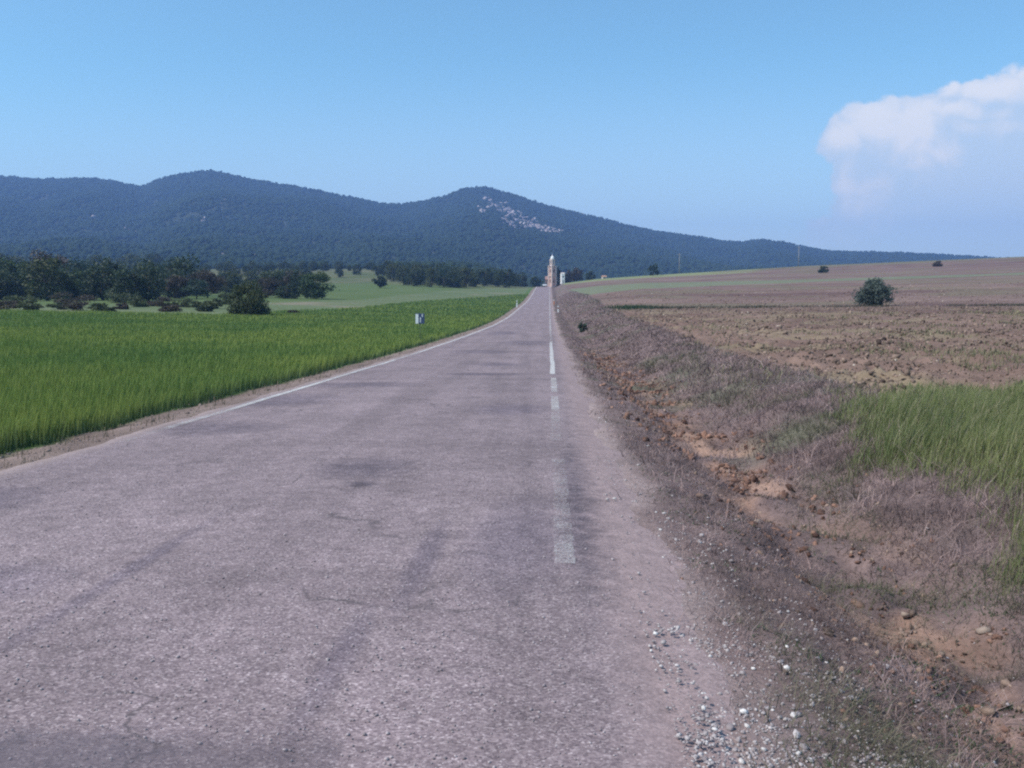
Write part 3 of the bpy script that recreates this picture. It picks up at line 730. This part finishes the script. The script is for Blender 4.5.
def stone(label, X, Y, sx, sy, sz, mat, seed, rot=0, group=None):
    v, f = ICO; rs = np.random.default_rng(seed)
    V = v*(1+.38*(rs.random((len(v), 1))*2-1))
    for _ in range(7):
        nn_ = rs.normal(size=3); nn_ /= np.linalg.norm(nn_); dd_ = np.maximum(V@nn_-.62, 0); V = V-dd_[:, None]*nn_
    V = V*np.array([sx, sy, sz])
    o = mesh_np('stone', V, f, mat, None, False)
    o.location = (X, Y, float(Zg(np.array([X]), np.array([Y]))[0])+sz*.35); o.rotation_euler = (0, .25, rot)
    return tag(o, label, 'stone', group)

# ------------------------------------------------------------------ trees and bushes
def crown(name, w, h, seed, nleaf, leaf, tone, nb=16, squat=.0, parent=None, z0=.0, openness=.5):
    rs = np.random.default_rng(seed)
    # clump centres spread unevenly through the crown's volume
    cs = []
    while len(cs) < nb:
        p = rs.uniform(-1, 1, 3)
        if np.dot(p, p) < 1:
            p = p/np.linalg.norm(p)*np.linalg.norm(p)**openness
            cs.append(p*np.array([.72, .72, .74]))
    cs = np.array(cs); br = rs.uniform(.20, .42, nb)
    k = rs.integers(0, nb, nleaf)
    d = rs.normal(size=(nleaf, 3)); d /= np.linalg.norm(d, axis=1)[:, None]
    rad = rs.random(nleaf)**.45
    P = cs[k]+d*(br[k]*rad)[:, None]*np.array([1.15, 1.15, .85])
    stray = rs.random(nleaf) < .05
    P[stray] *= rs.uniform(1.0, 1.22, (stray.sum(), 1))
    wid = 1-squat*np.clip(P[:, 2], 0, 1)
    P = P*np.array([w/2, w/2, h/2]); P[:, 0] *= wid; P[:, 1] *= wid
    P[:, 2] = P[:, 2]*(1.0 if z0 > .06*h else 1.28)+(h*.5 if z0 > .06*h else h*.40)+z0
    low = P[:, 2] < z0*.6+.05
    P[low, 2] = z0*.6+.05+rs.random(low.sum())*h*.35
    # leaf quads
    a = rs.normal(size=(nleaf, 3)); a /= np.linalg.norm(a, axis=1)[:, None]
    b = np.cross(a, rs.normal(size=(nleaf, 3))); b /= np.linalg.norm(b, axis=1)[:, None]
    s = leaf*rs.uniform(.6, 1.5, (nleaf, 1))
    V = np.stack([P-a*s, P+b*s*.6, P+a*s, P-b*s*.6], 1)
    lo, hi = pale(tone[0]), pale(tone[1])
    ck = rs.random(nb)
    c = lerp(lo, hi, np.clip(.6*ck[k][:, None]+.5*rs.random((nleaf, 1)), 0, 1))
    return mesh_np(name, V.reshape(-1, 3), np.arange(nleaf*4).reshape(-1, 4), M_leaf, np.repeat(c, 4, 0), False, parent)
def trunk(name, h, r, seed, parent, spread=.4, nl=6, stems=1):
    rs = np.random.default_rng(seed); mb = MB()
    for s in range(stems):
        a = rs.random()*2*PI; o = np.array([math.cos(a), math.sin(a), 0])*(r*1.6 if stems > 1 else 0)
        tip = o+np.array([rs.normal(0, .08)*h+o[0]*2, rs.normal(0, .08)*h+o[1]*2, h])
        pts = [o+(tip-o)*t+np.array([rs.normal(0, .02*h), rs.normal(0, .02*h), 0])*(t > 0) for t in (0, .3, .6, 1)]
        pts[0] = pts[0]-np.array([0, 0, .25])
        mb.tube(pts, [r*1.25, r, r*.7, r*.25], 7)
        for k in range(nl):
            t = rs.uniform(.3, .85); b0 = o+(tip-o)*t; az = rs.random()*2*PI; ln = h*spread*rs.uniform(.6, 1.1)
            b1 = b0+np.array([math.cos(az)*ln*.5, math.sin(az)*ln*.5, ln*.35]); b2 = b0+np.array([math.cos(az)*ln, math.sin(az)*ln, ln*.8])
            mb.tube([b0, b1, b2], [r*.45, r*.3, r*.12], 5)
    return mb.build(name, M_bark, parent, smooth=True)
T_DARK = ((.016, .030, .018), (.062, .085, .040)); T_OLIVE = ((.026, .040, .020), (.10, .115, .05)); T_MID = ((.024, .048, .024), (.10, .14, .05))
T_BROWN = ((.045, .040, .032), (.10, .075, .055)); T_TEAL = ((.022, .045, .034), (.055, .088, .06))
def make_tree(name, label, cat, X, Y, w, h, seed, tone, leaves=2600, clear=.12, leaf=None, squat=.15, stems=1, group=None, nb=18, openness=.5):
    t = thing(name, label, cat, (X, Y, Zs(X, Y)-.05), 0, group)
    trunk('trunk', h*.72, max(.04, h*.026), seed, t, .32, 7, stems)
    crown('crown', w, h*(1-clear), seed+1, leaves, leaf or max(.05, Y*.00085), tone, nb, squat, t, h*clear, openness)
    return t
def px_tree(name, label, cat, px, Y, wpx, hpx, seed, tone, **kw):
    """a tree seen at a measured bearing, stood on the terrain at distance Y, with its real size"""
    u, _ = ray(px, 290); return make_tree(name, label, cat, u*Y, Y, wpx*Y/F, hpx*Y/F, seed, tone, **kw)
# singled-out plants, left
px_tree('bush', 'big round dark green bush alone at the far edge of the wheat', 'bush', 247, 101, 52, 37, 201, T_OLIVE, leaves=11000, clear=.0, stems=3, nb=42, openness=.7)
px_tree('tree', 'rounded green tree by itself on pale grass right of the big bush', 'tree', 316, 188, 38, 30, 211, T_MID, leaves=6500, clear=.05, nb=30, openness=.7)
px_tree('bush', 'low dark dome shaped bush between the big round bush and the lone rounded tree', 'bush', 287, 185, 30, 15, 221, T_DARK, leaves=2600, clear=.02, stems=3)
px_tree('tree', 'reddish brown leaved tree at the right end of the left wood', 'tree', 207, 186, 46, 29, 231, T_BROWN, leaves=4200, clear=.06, nb=24)
px_tree('tree', 'teal green leafed tree in front of the reddish brown tree', 'tree', 196, 172, 34, 22, 241, T_TEAL, leaves=3000, clear=.06)
px_tree('bush', 'brownish thorny bush just left of the big round bush', 'bush', 178, 178, 30, 26, 251, T_BROWN, leaves=2800, clear=.04, stems=2)
px_tree('bush', 'dark bush tucked behind the right side of the big round bush', 'bush', 268, 190, 30, 22, 255, T_BROWN, leaves=2400, clear=.04, stems=2)
px_tree('tree', 'small dark tree standing alone at the foot of the open grass slope', 'tree', 380, 300, 15, 13, 261, T_DARK, leaves=1500, clear=.08)
scr = [(8, 106, 30, 11), (32, 104, 34, 13), (58, 108, 26, 8), (76, 106, 34, 13), (98, 105, 26, 9), (138, 122, 28, 11), (160, 126, 34, 10), (186, 124, 34, 12), (212, 122, 26, 10), (120, 112, 18, 7), (-30, 108, 40, 12), (20, 135, 40, 10), (70, 140, 50, 12), (120, 142, 40, 11), (205, 112, 20, 8), (170, 108, 24, 8), (222, 140, 22, 12), (110, 100, 14, 6), (292, 112, 16, 5)]
for i, (px, Y, w, h) in enumerate(scr):
    px_tree('shrub', 'low dull scrubby shrub in the row along the far wheat edge', 'shrub', px, Y, w, h, 300+i*3, T_OLIVE if i % 3 else T_BROWN, leaves=1500, clear=.0, stems=3, squat=.0, group='scrub along the far wheat edge', nb=14)
# the wood on the left
protos = []
for k in range(7):
    tone = [T_DARK, T_DARK, T_TEAL, T_OLIVE, T_DARK, T_MID, T_BROWN][k]
    protos.append(make_tree('tree', 'dark leafy oak in the wood behind the wheat on the left', 'tree', 0, 0, 6.6, 7.2, 400+7*k, tone, leaves=2600, clear=.05, leaf=.19, group='oaks of the left wood', nb=20))
used = set()
def place(k, X, Y, s, sw, label=None, group=None):
    if k in used: t = copy_tree(protos[k])
    else: t = protos[k]; used.add(k)
    t.location = (X, Y, Zs(X, Y)-.1); t.scale = (s*sw, s*sw, s); t.rotation_euler = (0, 0, random.random()*6.28)
    if label: t['label'] = label
    if group: t['group'] = group
    return t
for row, (Y0, x0, x1, nn) in enumerate([(165, -150, 165, 12), (185, -150, 190, 14), (215, -150, 200, 15), (250, -160, 175, 15), (300, -170, 180, 17), (360, -180, 195, 18), (430, -180, 195, 20), (500, -180, 190, 22), (555, -180, 190, 24)]):
    for i in range(nn):
        px = lerp(x0, x1, (i+.5+random.uniform(-.35, .35))/nn); Y = Y0*random.uniform(.94, 1.06)
        k = random.choice([0, 1, 2, 3, 4, 5, 0, 1, 4, 6] if row < 3 else [0, 1, 4, 2, 3])
        place(k, ray(px, 290)[0]*Y, Y, random.uniform(.62, 1.0)*(1 if row < 2 else 1.25)*(1.35 if random.random() < .15 else 1), random.uniform(1.05, 1.5))
# trees in front of the hill, centre left
for row, (Y0, x0, x1, nn) in enumerate([(335, 396, 470, 7), (360, 405, 512, 10), (400, 392, 520, 13), (440, 385, 530, 14)]):
    for i in range(nn):
        px = lerp(x0, x1, (i+.5+random.uniform(-.35, .35))/nn); Y = Y0*random.uniform(.97, 1.03)
        place(random.choice([0, 1, 2, 3, 4]), ray(px, 290)[0]*Y, Y, random.uniform(.75, 1.15), random.uniform(.9, 1.25),
              'dark tree in the belt between the green field and the central hill', 'tree belt before the central hill')
# sparse trees on the far grass slope
for i in range(64):
    px = random.choice([random.uniform(185, 310), random.uniform(185, 310), random.uniform(310, 400)]); Y = random.uniform(430, 560)
    place(random.choice([0, 1, 3, 4]), ray(px, 290)[0]*Y, Y, random.uniform(.45, .85), random.uniform(1, 1.3), 'small dark oak scattered on the pale grass slope below the hills', 'scattered oaks on the grass slope')
for i in range(40):
    px = random.uniform(212, 308); Y = random.uniform(225, 370)
    place(random.choice([0, 1, 3, 4, 6]), ray(px, 290)[0]*Y, Y, random.uniform(.5, .95), random.uniform(1, 1.4))
# right side
px_tree('bush', 'leaning grey green bush alone in the brown field, largest on the right', 'bush', 876, 97, 40, 28, 501, ((.06, .08, .075), (.14, .17, .14)), leaves=9000, clear=.0, stems=4, nb=40, openness=.7)
px_tree('bush', 'small dark bush above the green strip left of the large lone bush', 'bush', 822, 330, 13, 8, 511, T_DARK, leaves=900, clear=0, stems=2)
px_tree('bush', 'small brownish dark bush above the green strip far right', 'bush', 937, 350, 11, 6, 521, T_BROWN, leaves=700, clear=0, stems=2)
px_tree('tree', 'dark rounded small tree on the green rise right of the tower', 'tree', 653, 400, 13, 12, 531, T_TEAL, leaves=1200, clear=.05)
px_tree('bush', 'little dark bush on the right verge at the left end of the grass strip', 'bush', 583, 72, 10, 12, 541, ((.04, .07, .05), (.09, .13, .085)), leaves=1300, clear=0, stems=3)
bpy.context.view_layer.update()
for o_ in S.objects:
    if o_.get('label', '').startswith('leaning grey'): o_.rotation_euler = (0, -.16, .4)
for (px, Y, w, h, sd, tn, lb) in [(558, 436, 9, 19, 601, T_DARK, 'dark narrow tree right beside the church tower'), (568, 430, 9, 13, 611, T_BROWN, 'purplish brown tree right of the white house'),
                                  (577, 440, 14, 15, 621, T_BROWN, 'wider purplish brown tree furthest right beside the white house'), (536, 425, 12, 10, 631, T_DARK, 'dark bush at the road crest left of the white car'), (590, 450, 12, 9, 641, T_DARK, 'dark tree at the left end of the green rise')]:
    px_tree('tree', lb, 'tree', px, Y, w, h, sd, tn, leaves=1200, clear=.05)

# ------------------------------------------------------------------ church tower at the end of the road
u, _ = ray(552.3, 280); Yt = 432.0
tw = thing('church_tower', 'tall slim pink and white church tower at the end of the road', 'church tower', (u*Yt, Yt, Zs(u*Yt, Yt)-.2), math.radians(38)); tw.scale = (.74, .74, 1.02)
mb = MB(); mb.box(-1.5, 1.5, -1.5, 1.5, 0, 9.4); mb.build('tower_body', M_pink, tw, .05)
mb = MB(); mb.box(-1.72, 1.72, -1.72, 1.72, -.3, .55); mb.build('plinth', M_stone, tw, .04)
q = MB()
for sx in (-1, 1):
    for sy in (-1, 1): q.box(sx*1.62-.28, sx*1.62+.28 if sx > 0 else sx*1.62+.28, sy*1.62-.28, sy*1.62+.28, .55, 9.4)
q.build('corner_pilaster', M_cream, tw, .03)
for z in (5.0, 9.4): MB().box(-2.0, 2.0, -2.0, 2.0, z, z+.22).build('cornice', M_cream, tw, .03)
bf = MB()
for sx in (-1, 1):
    for sy in (-1, 1): bf.box(sx*.85-.3, sx*.85+.3, sy*.85-.3, sy*.85+.3, 9.62, 12.0)
bf.box(-1.15, 1.15, -1.15, 1.15, 9.62, 10.2)
bf.box(-1.25, 1.25, -1.25, 1.25, 12.0, 12.5)
belf = bf.build('belfry', M_cream, tw, .03)
mb = MB(); mb.lathe([(.42, 10.75), (.36, 10.9), (.27, 11.2), (.20, 11.5), (.05, 11.6)], 14); mb.tube([(0, 0, 11.55), (0, 0, 12.0)], .05, 6); mb.build('bell', M_metal, belf, 0, True)
mb = MB(); mb.lathe([(1.2, 12.5), (1.15, 12.9), (.95, 13.4), (.6, 13.8), (.22, 14.0), (.2, 14.45), (.1, 14.6)], 18); dome = mb.build('dome', M_white, tw, 0, True)
mb = MB(); mb.box(-.05, .05, -.05, .05, 14.55, 15.5); mb.box(-.3, -.05, -.05, .05, 15.1, 15.2); mb.box(.05, .3, -.05, .05, 15.1, 15.2); mb.build('cross', M_metal, dome)
for (ax, sgn) in ((0, -1), (1, -1), (0, 1), (1, 1)):
    for zc in (2.2, 6.6):
        w = MB(); a, b = sgn*1.5, sgn*1.53
        lo, hi = min(a, b), max(a, b)
        if ax: w.box(lo, hi, -.35, .35, zc, zc+1.5)
        else: w.box(-.35, .35, lo, hi, zc, zc+1.5)
        w.build('window', M_dark, tw)
# nave behind the tower
u2, _ = ray(549.6, 283)
nv = thing('church_nave', 'low pink church building behind the slim tower', 'church', (u2*447, 447, Zs(u2*447, 447)-.2), 0); nv.scale = (.75, 1, .9)
mb = MB(); mb.prism([(-4, 0), (4, 0), (4, 4.2), (0, 5.8), (-4, 4.2)], -2.6, 1.2); mb.build('wall', M_pink, nv)
mb = MB(); mb.prism([(-4.3, 4.15), (0, 5.85), (4.3, 4.15), (4.3, 4.4), (0, 6.1), (-4.3, 4.4)], -2.8, 1.4); mb.build('roof', M_roof, nv)
for x in (-2.2, -.9): MB().box(x, x+.6, -4.03, -4.0, 1.6, 3.0).build('window', M_dark, nv)
MB().box(.2, 1.0, -4.03, -4.0, 0, 2.2).build('door', M_wood, nv)
# white house
u, _ = ray(562.8, 277); Yh = 428
hs = thing('white_house', 'small bright white house between dark trees right of the tower', 'house', (u*Yh, Yh, Zs(u*Yh, Yh)-.2), math.radians(8))
MB().box(-.75, .75, -.9, 2.2, 0, 4.6).build('wall', M_white, hs, .03)
mb = MB(); mb.prism([(-.95, 4.6), (2.25, 4.6), (.65, 5.2)], -.80, .80); mb.build('roof', M_stone, hs)
MB().box(-.3, .3, -.93, -.9, 0, 1.9).build('door', M_wood, hs)
MB().box(-.25, .3, -.93, -.9, 2.9, 3.7).build('window', M_dark, hs)
# tiny tiled hut on the rise
u, _ = ray(604, 279); Yh = 432
ht = thing('tiled_hut', 'tiny hut with orange tiled roof on the green rise', 'hut', (u*Yh, Yh, Zs(u*Yh, Yh)-.1), .3)
MB().box(-.9, .9, -.8, .8, 0, .9).build('wall', M_stone, ht)
mb = MB(); mb.prism([(-1, .9), (1, .9), (0, 1.5)], -1.05, 1.05); mb.build('roof', plain('orange_tile', (.42, .24, .17), .85, .15, .2, 3), ht)
MB().box(-.2, .25, -.83, -.8, 0, .75).build('door', M_dark, ht)

# ------------------------------------------------------------------ white car on the crest
u, _ = ray(544.8, 284); Yc = 378
car = thing('car', 'distant white car coming over the road crest by the tower', 'car', (u*Yc, Yc, float(road_p(Yc))+EYE+.012), 0)
mb = MB()
mb.prism([(-2.0, .35), (2.0, .35), (2.05, .75), (1.95, .95), (1.1, 1.0), (-.95, .95), (-1.9, .80), (-2.05, .6)], -.84, .84)
body = mb.build('body', M_car, car, .06)
cab = MB(); V = [(-.78, -1.0, .96), (.78, -1.0, .96), (.78, 1.7, .98), (-.78, 1.7, .98), (-.60, -.2, 1.46), (.60, -.2, 1.46), (.60, 1.2, 1.46), (-.60, 1.2, 1.46)]
cab.add(V, [(0, 1, 5, 4), (1, 2, 6, 5), (2, 3, 7, 6), (3, 0, 4, 7), (3, 2, 1, 0), (4, 5, 6, 7)]); cab.build('window', M_glass, car, .03)
MB().box(-.6, .6, -.2, 1.2, 1.462, 1.5).build('roof', M_car, car, .015)
for sx in (-1, 1):
    MB().lathe([(.01, -.02), (.11, 0), (.1, .04)], 12).build('headlight', M_lamp, car).matrix_local = __import__('mathutils').Matrix.Translation((sx*.6, -2.02, .68)) @ __import__('mathutils').Matrix.Rotation(PI/2, 4, 'X')
    for yy in (-1.3, 1.3):
        wv = MB(); wv.lathe([(.2, -.1), (.31, -.1), (.33, -.05), (.33, .05), (.31, .1), (.2, .1)], 18)
        w = wv.build('wheel', M_rubber, car, 0, True); w.location = (sx*.78, yy, .33); w.rotation_euler = (0, PI/2, 0)
        rm_ = MB().lathe([(.01, -.09), (.2, -.105), (.2, .105), (.01, .09)], 14).build('rim', M_metal, w)
MB().box(-.8, .8, -2.12, -2.0, .36, .52).build('bumper', M_black, car, .02)

# ------------------------------------------------------------------ roadside marks
def marker(label, X, Y, h, top):
    t = thing('marker_post', label, 'marker post', (X, Y, Zs(X, Y)-.05), 0)
    MB().prism([(-.05, -.2), (.05, -.2), (.05, h-.06), (-.05, h)], -.09, .09).build('post', M_wpaint, t, .012)
    MB().box(-.094, .094, -.056, .056, h-.42, h-.20).build('band', M_black, t)
    MB().box(-.04, .04, -.064, -.056, h-.38, h-.24).build('reflector', top, t)
marker('white marker post on the left dirt verge near the road crest', -5.62, 166, 1.25, M_wpaint)
marker('white marker post with orange reflector on the right road edge near the crest', 1.3, 137, 1.0, M_orange)
u, _ = ray(553.5, 299); 
ps = thing('stake', 'short thin orange stake just left of the right hand marker post', 'stake', (.95, 185, Zs(.95, 185)), 0)
MB().tube([(0, 0, -.2), (0, 0, 1.0)], .06, 8).build('pole', M_orange, ps); MB().lathe([(.075, .75), (.075, .95)], 8).build('band', M_wpaint, ps)
# distance sign standing in the wheat
Ys = 46.0; u, _ = ray(420, 320); Xs = u*Ys; zs = Zs(Xs, Ys)
sg = thing('distance_sign', 'small white and blue distance sign standing in the wheat by the road', 'sign', (Xs, Ys, zs), math.radians(4))
MB().box(-.02, .02, .012, .05, -.3, 1.5).build('post', plain('dull_green_post', (.10, .13, .07), .7), sg)
MB().box(-.22, .22, -.012, .012, 1.03, 1.53).build('plate', M_blue, sg, .006)
MB().box(-.215, -.075, -.017, -.0125, 1.04, 1.50).build('white_panel', M_wpaint, sg)
mb = MB(); mb.box(.095, .135, -.017, -.0125, 1.36, 1.51); mb.box(.00, .04, -.017, -.0125, 1.10, 1.34); mb.build('mark', M_wpaint, sg)
# utility poles
for (px, Y, top, lb) in [(679.5, 462, 253.5, 'thin pale utility pole against the hill above the green rise'), (799, 480, 246, 'thin pale utility pole further right on the skyline of the brown field')]:
    u, v = ray(px, top); X = u*Y; z0 = Zs(X, Y); h = EYE+v*Y-z0
    t = thing('utility_pole', lb, 'utility pole', (X, Y, z0), .4)
    MB().tube([(0, 0, -.4), (0, 0, h)], [.17, .11], 8).build('pole', M_wood, t, 0, True)
    MB().box(-.9, .9, -.06, .06, h-.7, h-.56).build('crossarm', M_wood, t)
    for x in (-.8, 0, .8): MB().lathe([(.03, h-.56), (.06, h-.5), (.05, h-.38), (.02, h-.34)], 8, (x, 0)).build('insulator', M_lamp, t)

# ------------------------------------------------------------------ single stones
def on_ground(px, py, zoff=0.0):
    u, v = ray(px, py); Y = 3.0
    for Y in np.arange(2.5, 120, .02):
        if EYE+v*Y <= float(Zg(np.array([u*Y]), np.array([Y]))[0]): break
    return u*Y, float(Y)
for (px, py, s, lb, mat, sd) in [(724, 367, (.19, .13, .085), 'pale cream stone at the edge of the ploughed field', M_rock, 1),
                                 (652, 418, (.12, .09, .05), 'dark reddish flat stone on the ditch bank far up', M_rock_red, 2),
                                 (757, 523, (.07, .05, .035), 'bright tan stone at the ditch bottom', M_rock, 3),
                                 (858, 607, (.085, .06, .05), 'reddish lump at the head of the near ditch bend', M_rock_red, 4),
                                 (700, 498, (.10, .07, .045), 'dark reddish stone on the road side of the ditch', M_rock_red, 5),
                                 (905, 617, (.06, .05, .035), 'pale stone on the near ditch bed', M_rock, 6),
                                 (985, 632, (.075, .06, .035), 'large tan stone low on the ditch bank at the right edge', M_rock, 7)]:
    X, Y = on_ground(px, py); stone(lb, X, Y, *[q_*.72 for q_ in s], mat, sd, sd*1.3)

# ------------------------------------------------------------------ haze
hz = MB().box(-4300, 4300, -80, 4400, -60, 330)
mh, nt, n, l = newmat('haze_air')
pv = N(nt, 'ShaderNodeVolumePrincipled'); o = N(nt, 'ShaderNodeOutputMaterial')
pv.inputs['Color'].default_value = (.31, .50, .98, 1); pv.inputs['Density'].default_value = .00024; pv.inputs['Anisotropy'].default_value = .1
l.new(pv.outputs[0], o.inputs['Volume'])
ho = hz.build('haze', mh); tag(ho, 'thin blue haze in the air', 'haze', kind='stuff')

# ------------------------------------------------------------------ sky, sun
SUN_EL = math.radians(52); SUN_AZ = math.radians(-112)      # from the left, slightly behind
w = bpy.data.worlds.new('World'); S.world = w; w.use_nodes = True
nt = w.node_tree; nt.nodes.clear(); l = nt.links
sky = N(nt, 'ShaderNodeTexSky', sky_type='NISHITA', sun_disc=False)
sky.sun_elevation = SUN_EL; sky.sun_rotation = SUN_AZ; sky.altitude = 900; sky.air_density = 1.0; sky.dust_density = 1.6; sky.ozone_density = 1.5
skyc = sky.outputs[0]
tc = N(nt, 'ShaderNodeTexCoord').outputs['Generated']
sp = N(nt, 'ShaderNodeSeparateXYZ'); l.new(tc, sp.inputs[0])
dy = math_n(nt, 'MAXIMUM', sp.outputs[1], .02)
U_ = math_n(nt, 'DIVIDE', sp.outputs[0], dy); V_ = math_n(nt, 'DIVIDE', sp.outputs[2], dy)
cb = N(nt, 'ShaderNodeCombineXYZ'); l.new(U_, cb.inputs[0]); l.new(V_, cb.inputs[1])
uv = cb.outputs[0]
wn = N(nt, 'ShaderNodeTexNoise'); wn.inputs['Scale'].default_value = 22; wn.inputs['Detail'].default_value = 6; l.new(uv, wn.inputs['Vector'])
wsub = N(nt, 'ShaderNodeVectorMath', operation='SUBTRACT'); l.new(wn.outputs[1], wsub.inputs[0]); wsub.inputs[1].default_value = (.5, .5, .5)
wsc = N(nt, 'ShaderNodeVectorMath', operation='SCALE'); l.new(wsub.outputs[0], wsc.inputs[0]); wsc.inputs[3].default_value = .028
wadd = N(nt, 'ShaderNodeVectorMath', operation='ADD'); l.new(uv, wadd.inputs[0]); l.new(wsc.outputs[0], wadd.inputs[1])
sw = N(nt, 'ShaderNodeSeparateXYZ'); l.new(wadd.outputs[0], sw.inputs[0])
def cloud(blobs_):
    tot = None
    for (x, y, rx, ry, a) in blobs_:
        u0, v0 = ray(x, y)
        dx = math_n(nt, 'DIVIDE', math_n(nt, 'SUBTRACT', sw.outputs[0], u0), rx/F); dv = math_n(nt, 'DIVIDE', math_n(nt, 'SUBTRACT', sw.outputs[1], v0), ry/F)
        d = math_n(nt, 'ADD', math_n(nt, 'MULTIPLY', dx, dx), math_n(nt, 'MULTIPLY', dv, dv))
        g = math_n(nt, 'MULTIPLY', math_n(nt, 'EXPONENT', math_n(nt, 'MULTIPLY', d, -1)), a)
        tot = g if tot is None else math_n(nt, 'MAXIMUM', tot, g)
    return tot
def mrange(v, a, b, c=0., d=1.):
    m = N(nt, 'ShaderNodeMapRange', interpolation_type='SMOOTHSTEP'); m.inputs[1].default_value = a; m.inputs[2].default_value = b; m.inputs[3].default_value = c; m.inputs[4].default_value = d
    l.new(v, m.inputs[0]); return m.outputs[0]
def billow(vec, sc):
    f_ = math_n(nt, 'ABSOLUTE', math_n(nt, 'SUBTRACT', noise(nt, vec, sc, 4, .5), .5))
    return math_n(nt, 'SUBTRACT', .28, math_n(nt, 'MULTIPLY', f_, 2.2))
sh = N(nt, 'ShaderNodeVectorMath', operation='ADD'); l.new(wadd.outputs[0], sh.inputs[0]); sh.inputs[1].default_value = (-.007, .009, 0)
b0_ = billow(wadd.outputs[0], 26); b1_ = billow(sh.outputs[0], 26)
relief = math_n(nt, 'SUBTRACT', b0_, b1_)
detail = math_n(nt, 'ADD', math_n(nt, 'SUBTRACT', noise(nt, uv, 38, 7, .6), .5), math_n(nt, 'MULTIPLY', b0_, .35))
# the body of the thunderhead, sharp on its left side
body_ = cloud([(842, 142, 24, 24, 1), (872, 135, 42, 34, 1), (905, 128, 42, 34, 1), (940, 125, 55, 34, 1), (985, 130, 80, 40, 1), (1050, 130, 90, 60, 1), (855, 172, 24, 34, .9), (880, 200, 45, 45, .95), (862, 215, 36, 40, .85), (940, 190, 90, 70, 1), (1040, 200, 120, 80, 1), (835, 232, 45, 22, .7), (1000, 95, 75, 20, .85), (1080, 80, 80, 22, .9)])
mask = mrange(math_n(nt, 'ADD', body_, math_n(nt, 'MULTIPLY', detail, .38)), .34, .50)
fade = mrange(V_, .005, .12)
mask = math_n(nt, 'MULTIPLY', mask, fade)
lit = cloud([(842, 138, 20, 18, .9), (880, 122, 40, 26, 1), (915, 128, 32, 34, 1), (925, 160, 20, 14, .55), (945, 112, 55, 12, .75), (990, 88, 70, 13, .9), (1060, 76, 70, 13, 1), (985, 128, 70, 8, .45), (850, 190, 16, 28, .6), (864, 205, 34, 32, .5), (840, 235, 45, 20, .4), (940, 152, 22, 14, .6)])
lit = mrange(math_n(nt, 'ADD', lit, math_n(nt, 'ADD', math_n(nt, 'MULTIPLY', detail, .3), math_n(nt, 'MULTIPLY', relief, .5))), .0, .9)
CLW = (4.75, 4.85, 5.0); CLS = (3.6, 4.0, 4.55)
SKT = (.67, .96, .96)
base = mix_c(nt, 1, skyc, SKT, 'MULTIPLY')
base = mix_c(nt, mrange(V_, .26, -.02, 0, .6), base, (3.9, 3.85, 4.5))
ccol = mix_c(nt, lit, CLS, CLW)
amt = math_n(nt, 'MULTIPLY', mask, math_n(nt, 'ADD', math_n(nt, 'MULTIPLY', lit, .3), .68), None, True)
fin = mix_c(nt, amt, base, ccol)
bg = N(nt, 'ShaderNodeBackground'); bg.inputs[1].default_value = .13; l.new(fin, bg.inputs[0])
o = N(nt, 'ShaderNodeOutputWorld'); l.new(bg.outputs[0], o.inputs[0])
sl = bpy.data.lights.new('sun', 'SUN'); sl.energy = 3.2; sl.angle = math.radians(.6); sl.color = (1, .93, .84)
so = bpy.data.objects.new('sun', sl); COL.objects.link(so)
from mathutils import Vector
sd = Vector((math.sin(SUN_AZ)*math.cos(SUN_EL), math.cos(SUN_AZ)*math.cos(SUN_EL), math.sin(SUN_EL)))
so.rotation_euler = sd.to_track_quat('Z', 'Y').to_euler(); so.location = (-30, -10, 40)

# ------------------------------------------------------------------ camera and output
cd = bpy.data.cameras.new('camera'); cam = bpy.data.objects.new('camera', cd); COL.objects.link(cam)
cd.sensor_fit = 'HORIZONTAL'; cd.sensor_width = 36; cd.lens = 36*F/1024; cd.clip_start = .1; cd.clip_end = 20000
cam.location = (0, 0, EYE)
cam.rotation_euler = (PI/2-PITCH, 0, YAW)
S.camera = cam
S.render.resolution_x, S.render.resolution_y = 1024, 768
S.render.engine = 'CYCLES'
S.view_settings.view_transform = 'Standard'; S.view_settings.look = 'None'; S.view_settings.exposure = .6; S.view_settings.gamma = 1
S.view_settings.use_curve_mapping = False
S.cycles.use_denoising = False; S.cycles.filter_width = 2.2
S.cycles.max_bounces = 5; S.cycles.diffuse_bounces = 2; S.cycles.volume_bounces = 1; S.cycles.transparent_max_bounces = 8
S.cycles.sample_clamp_indirect = 3; S.cycles.sample_clamp_direct = 4
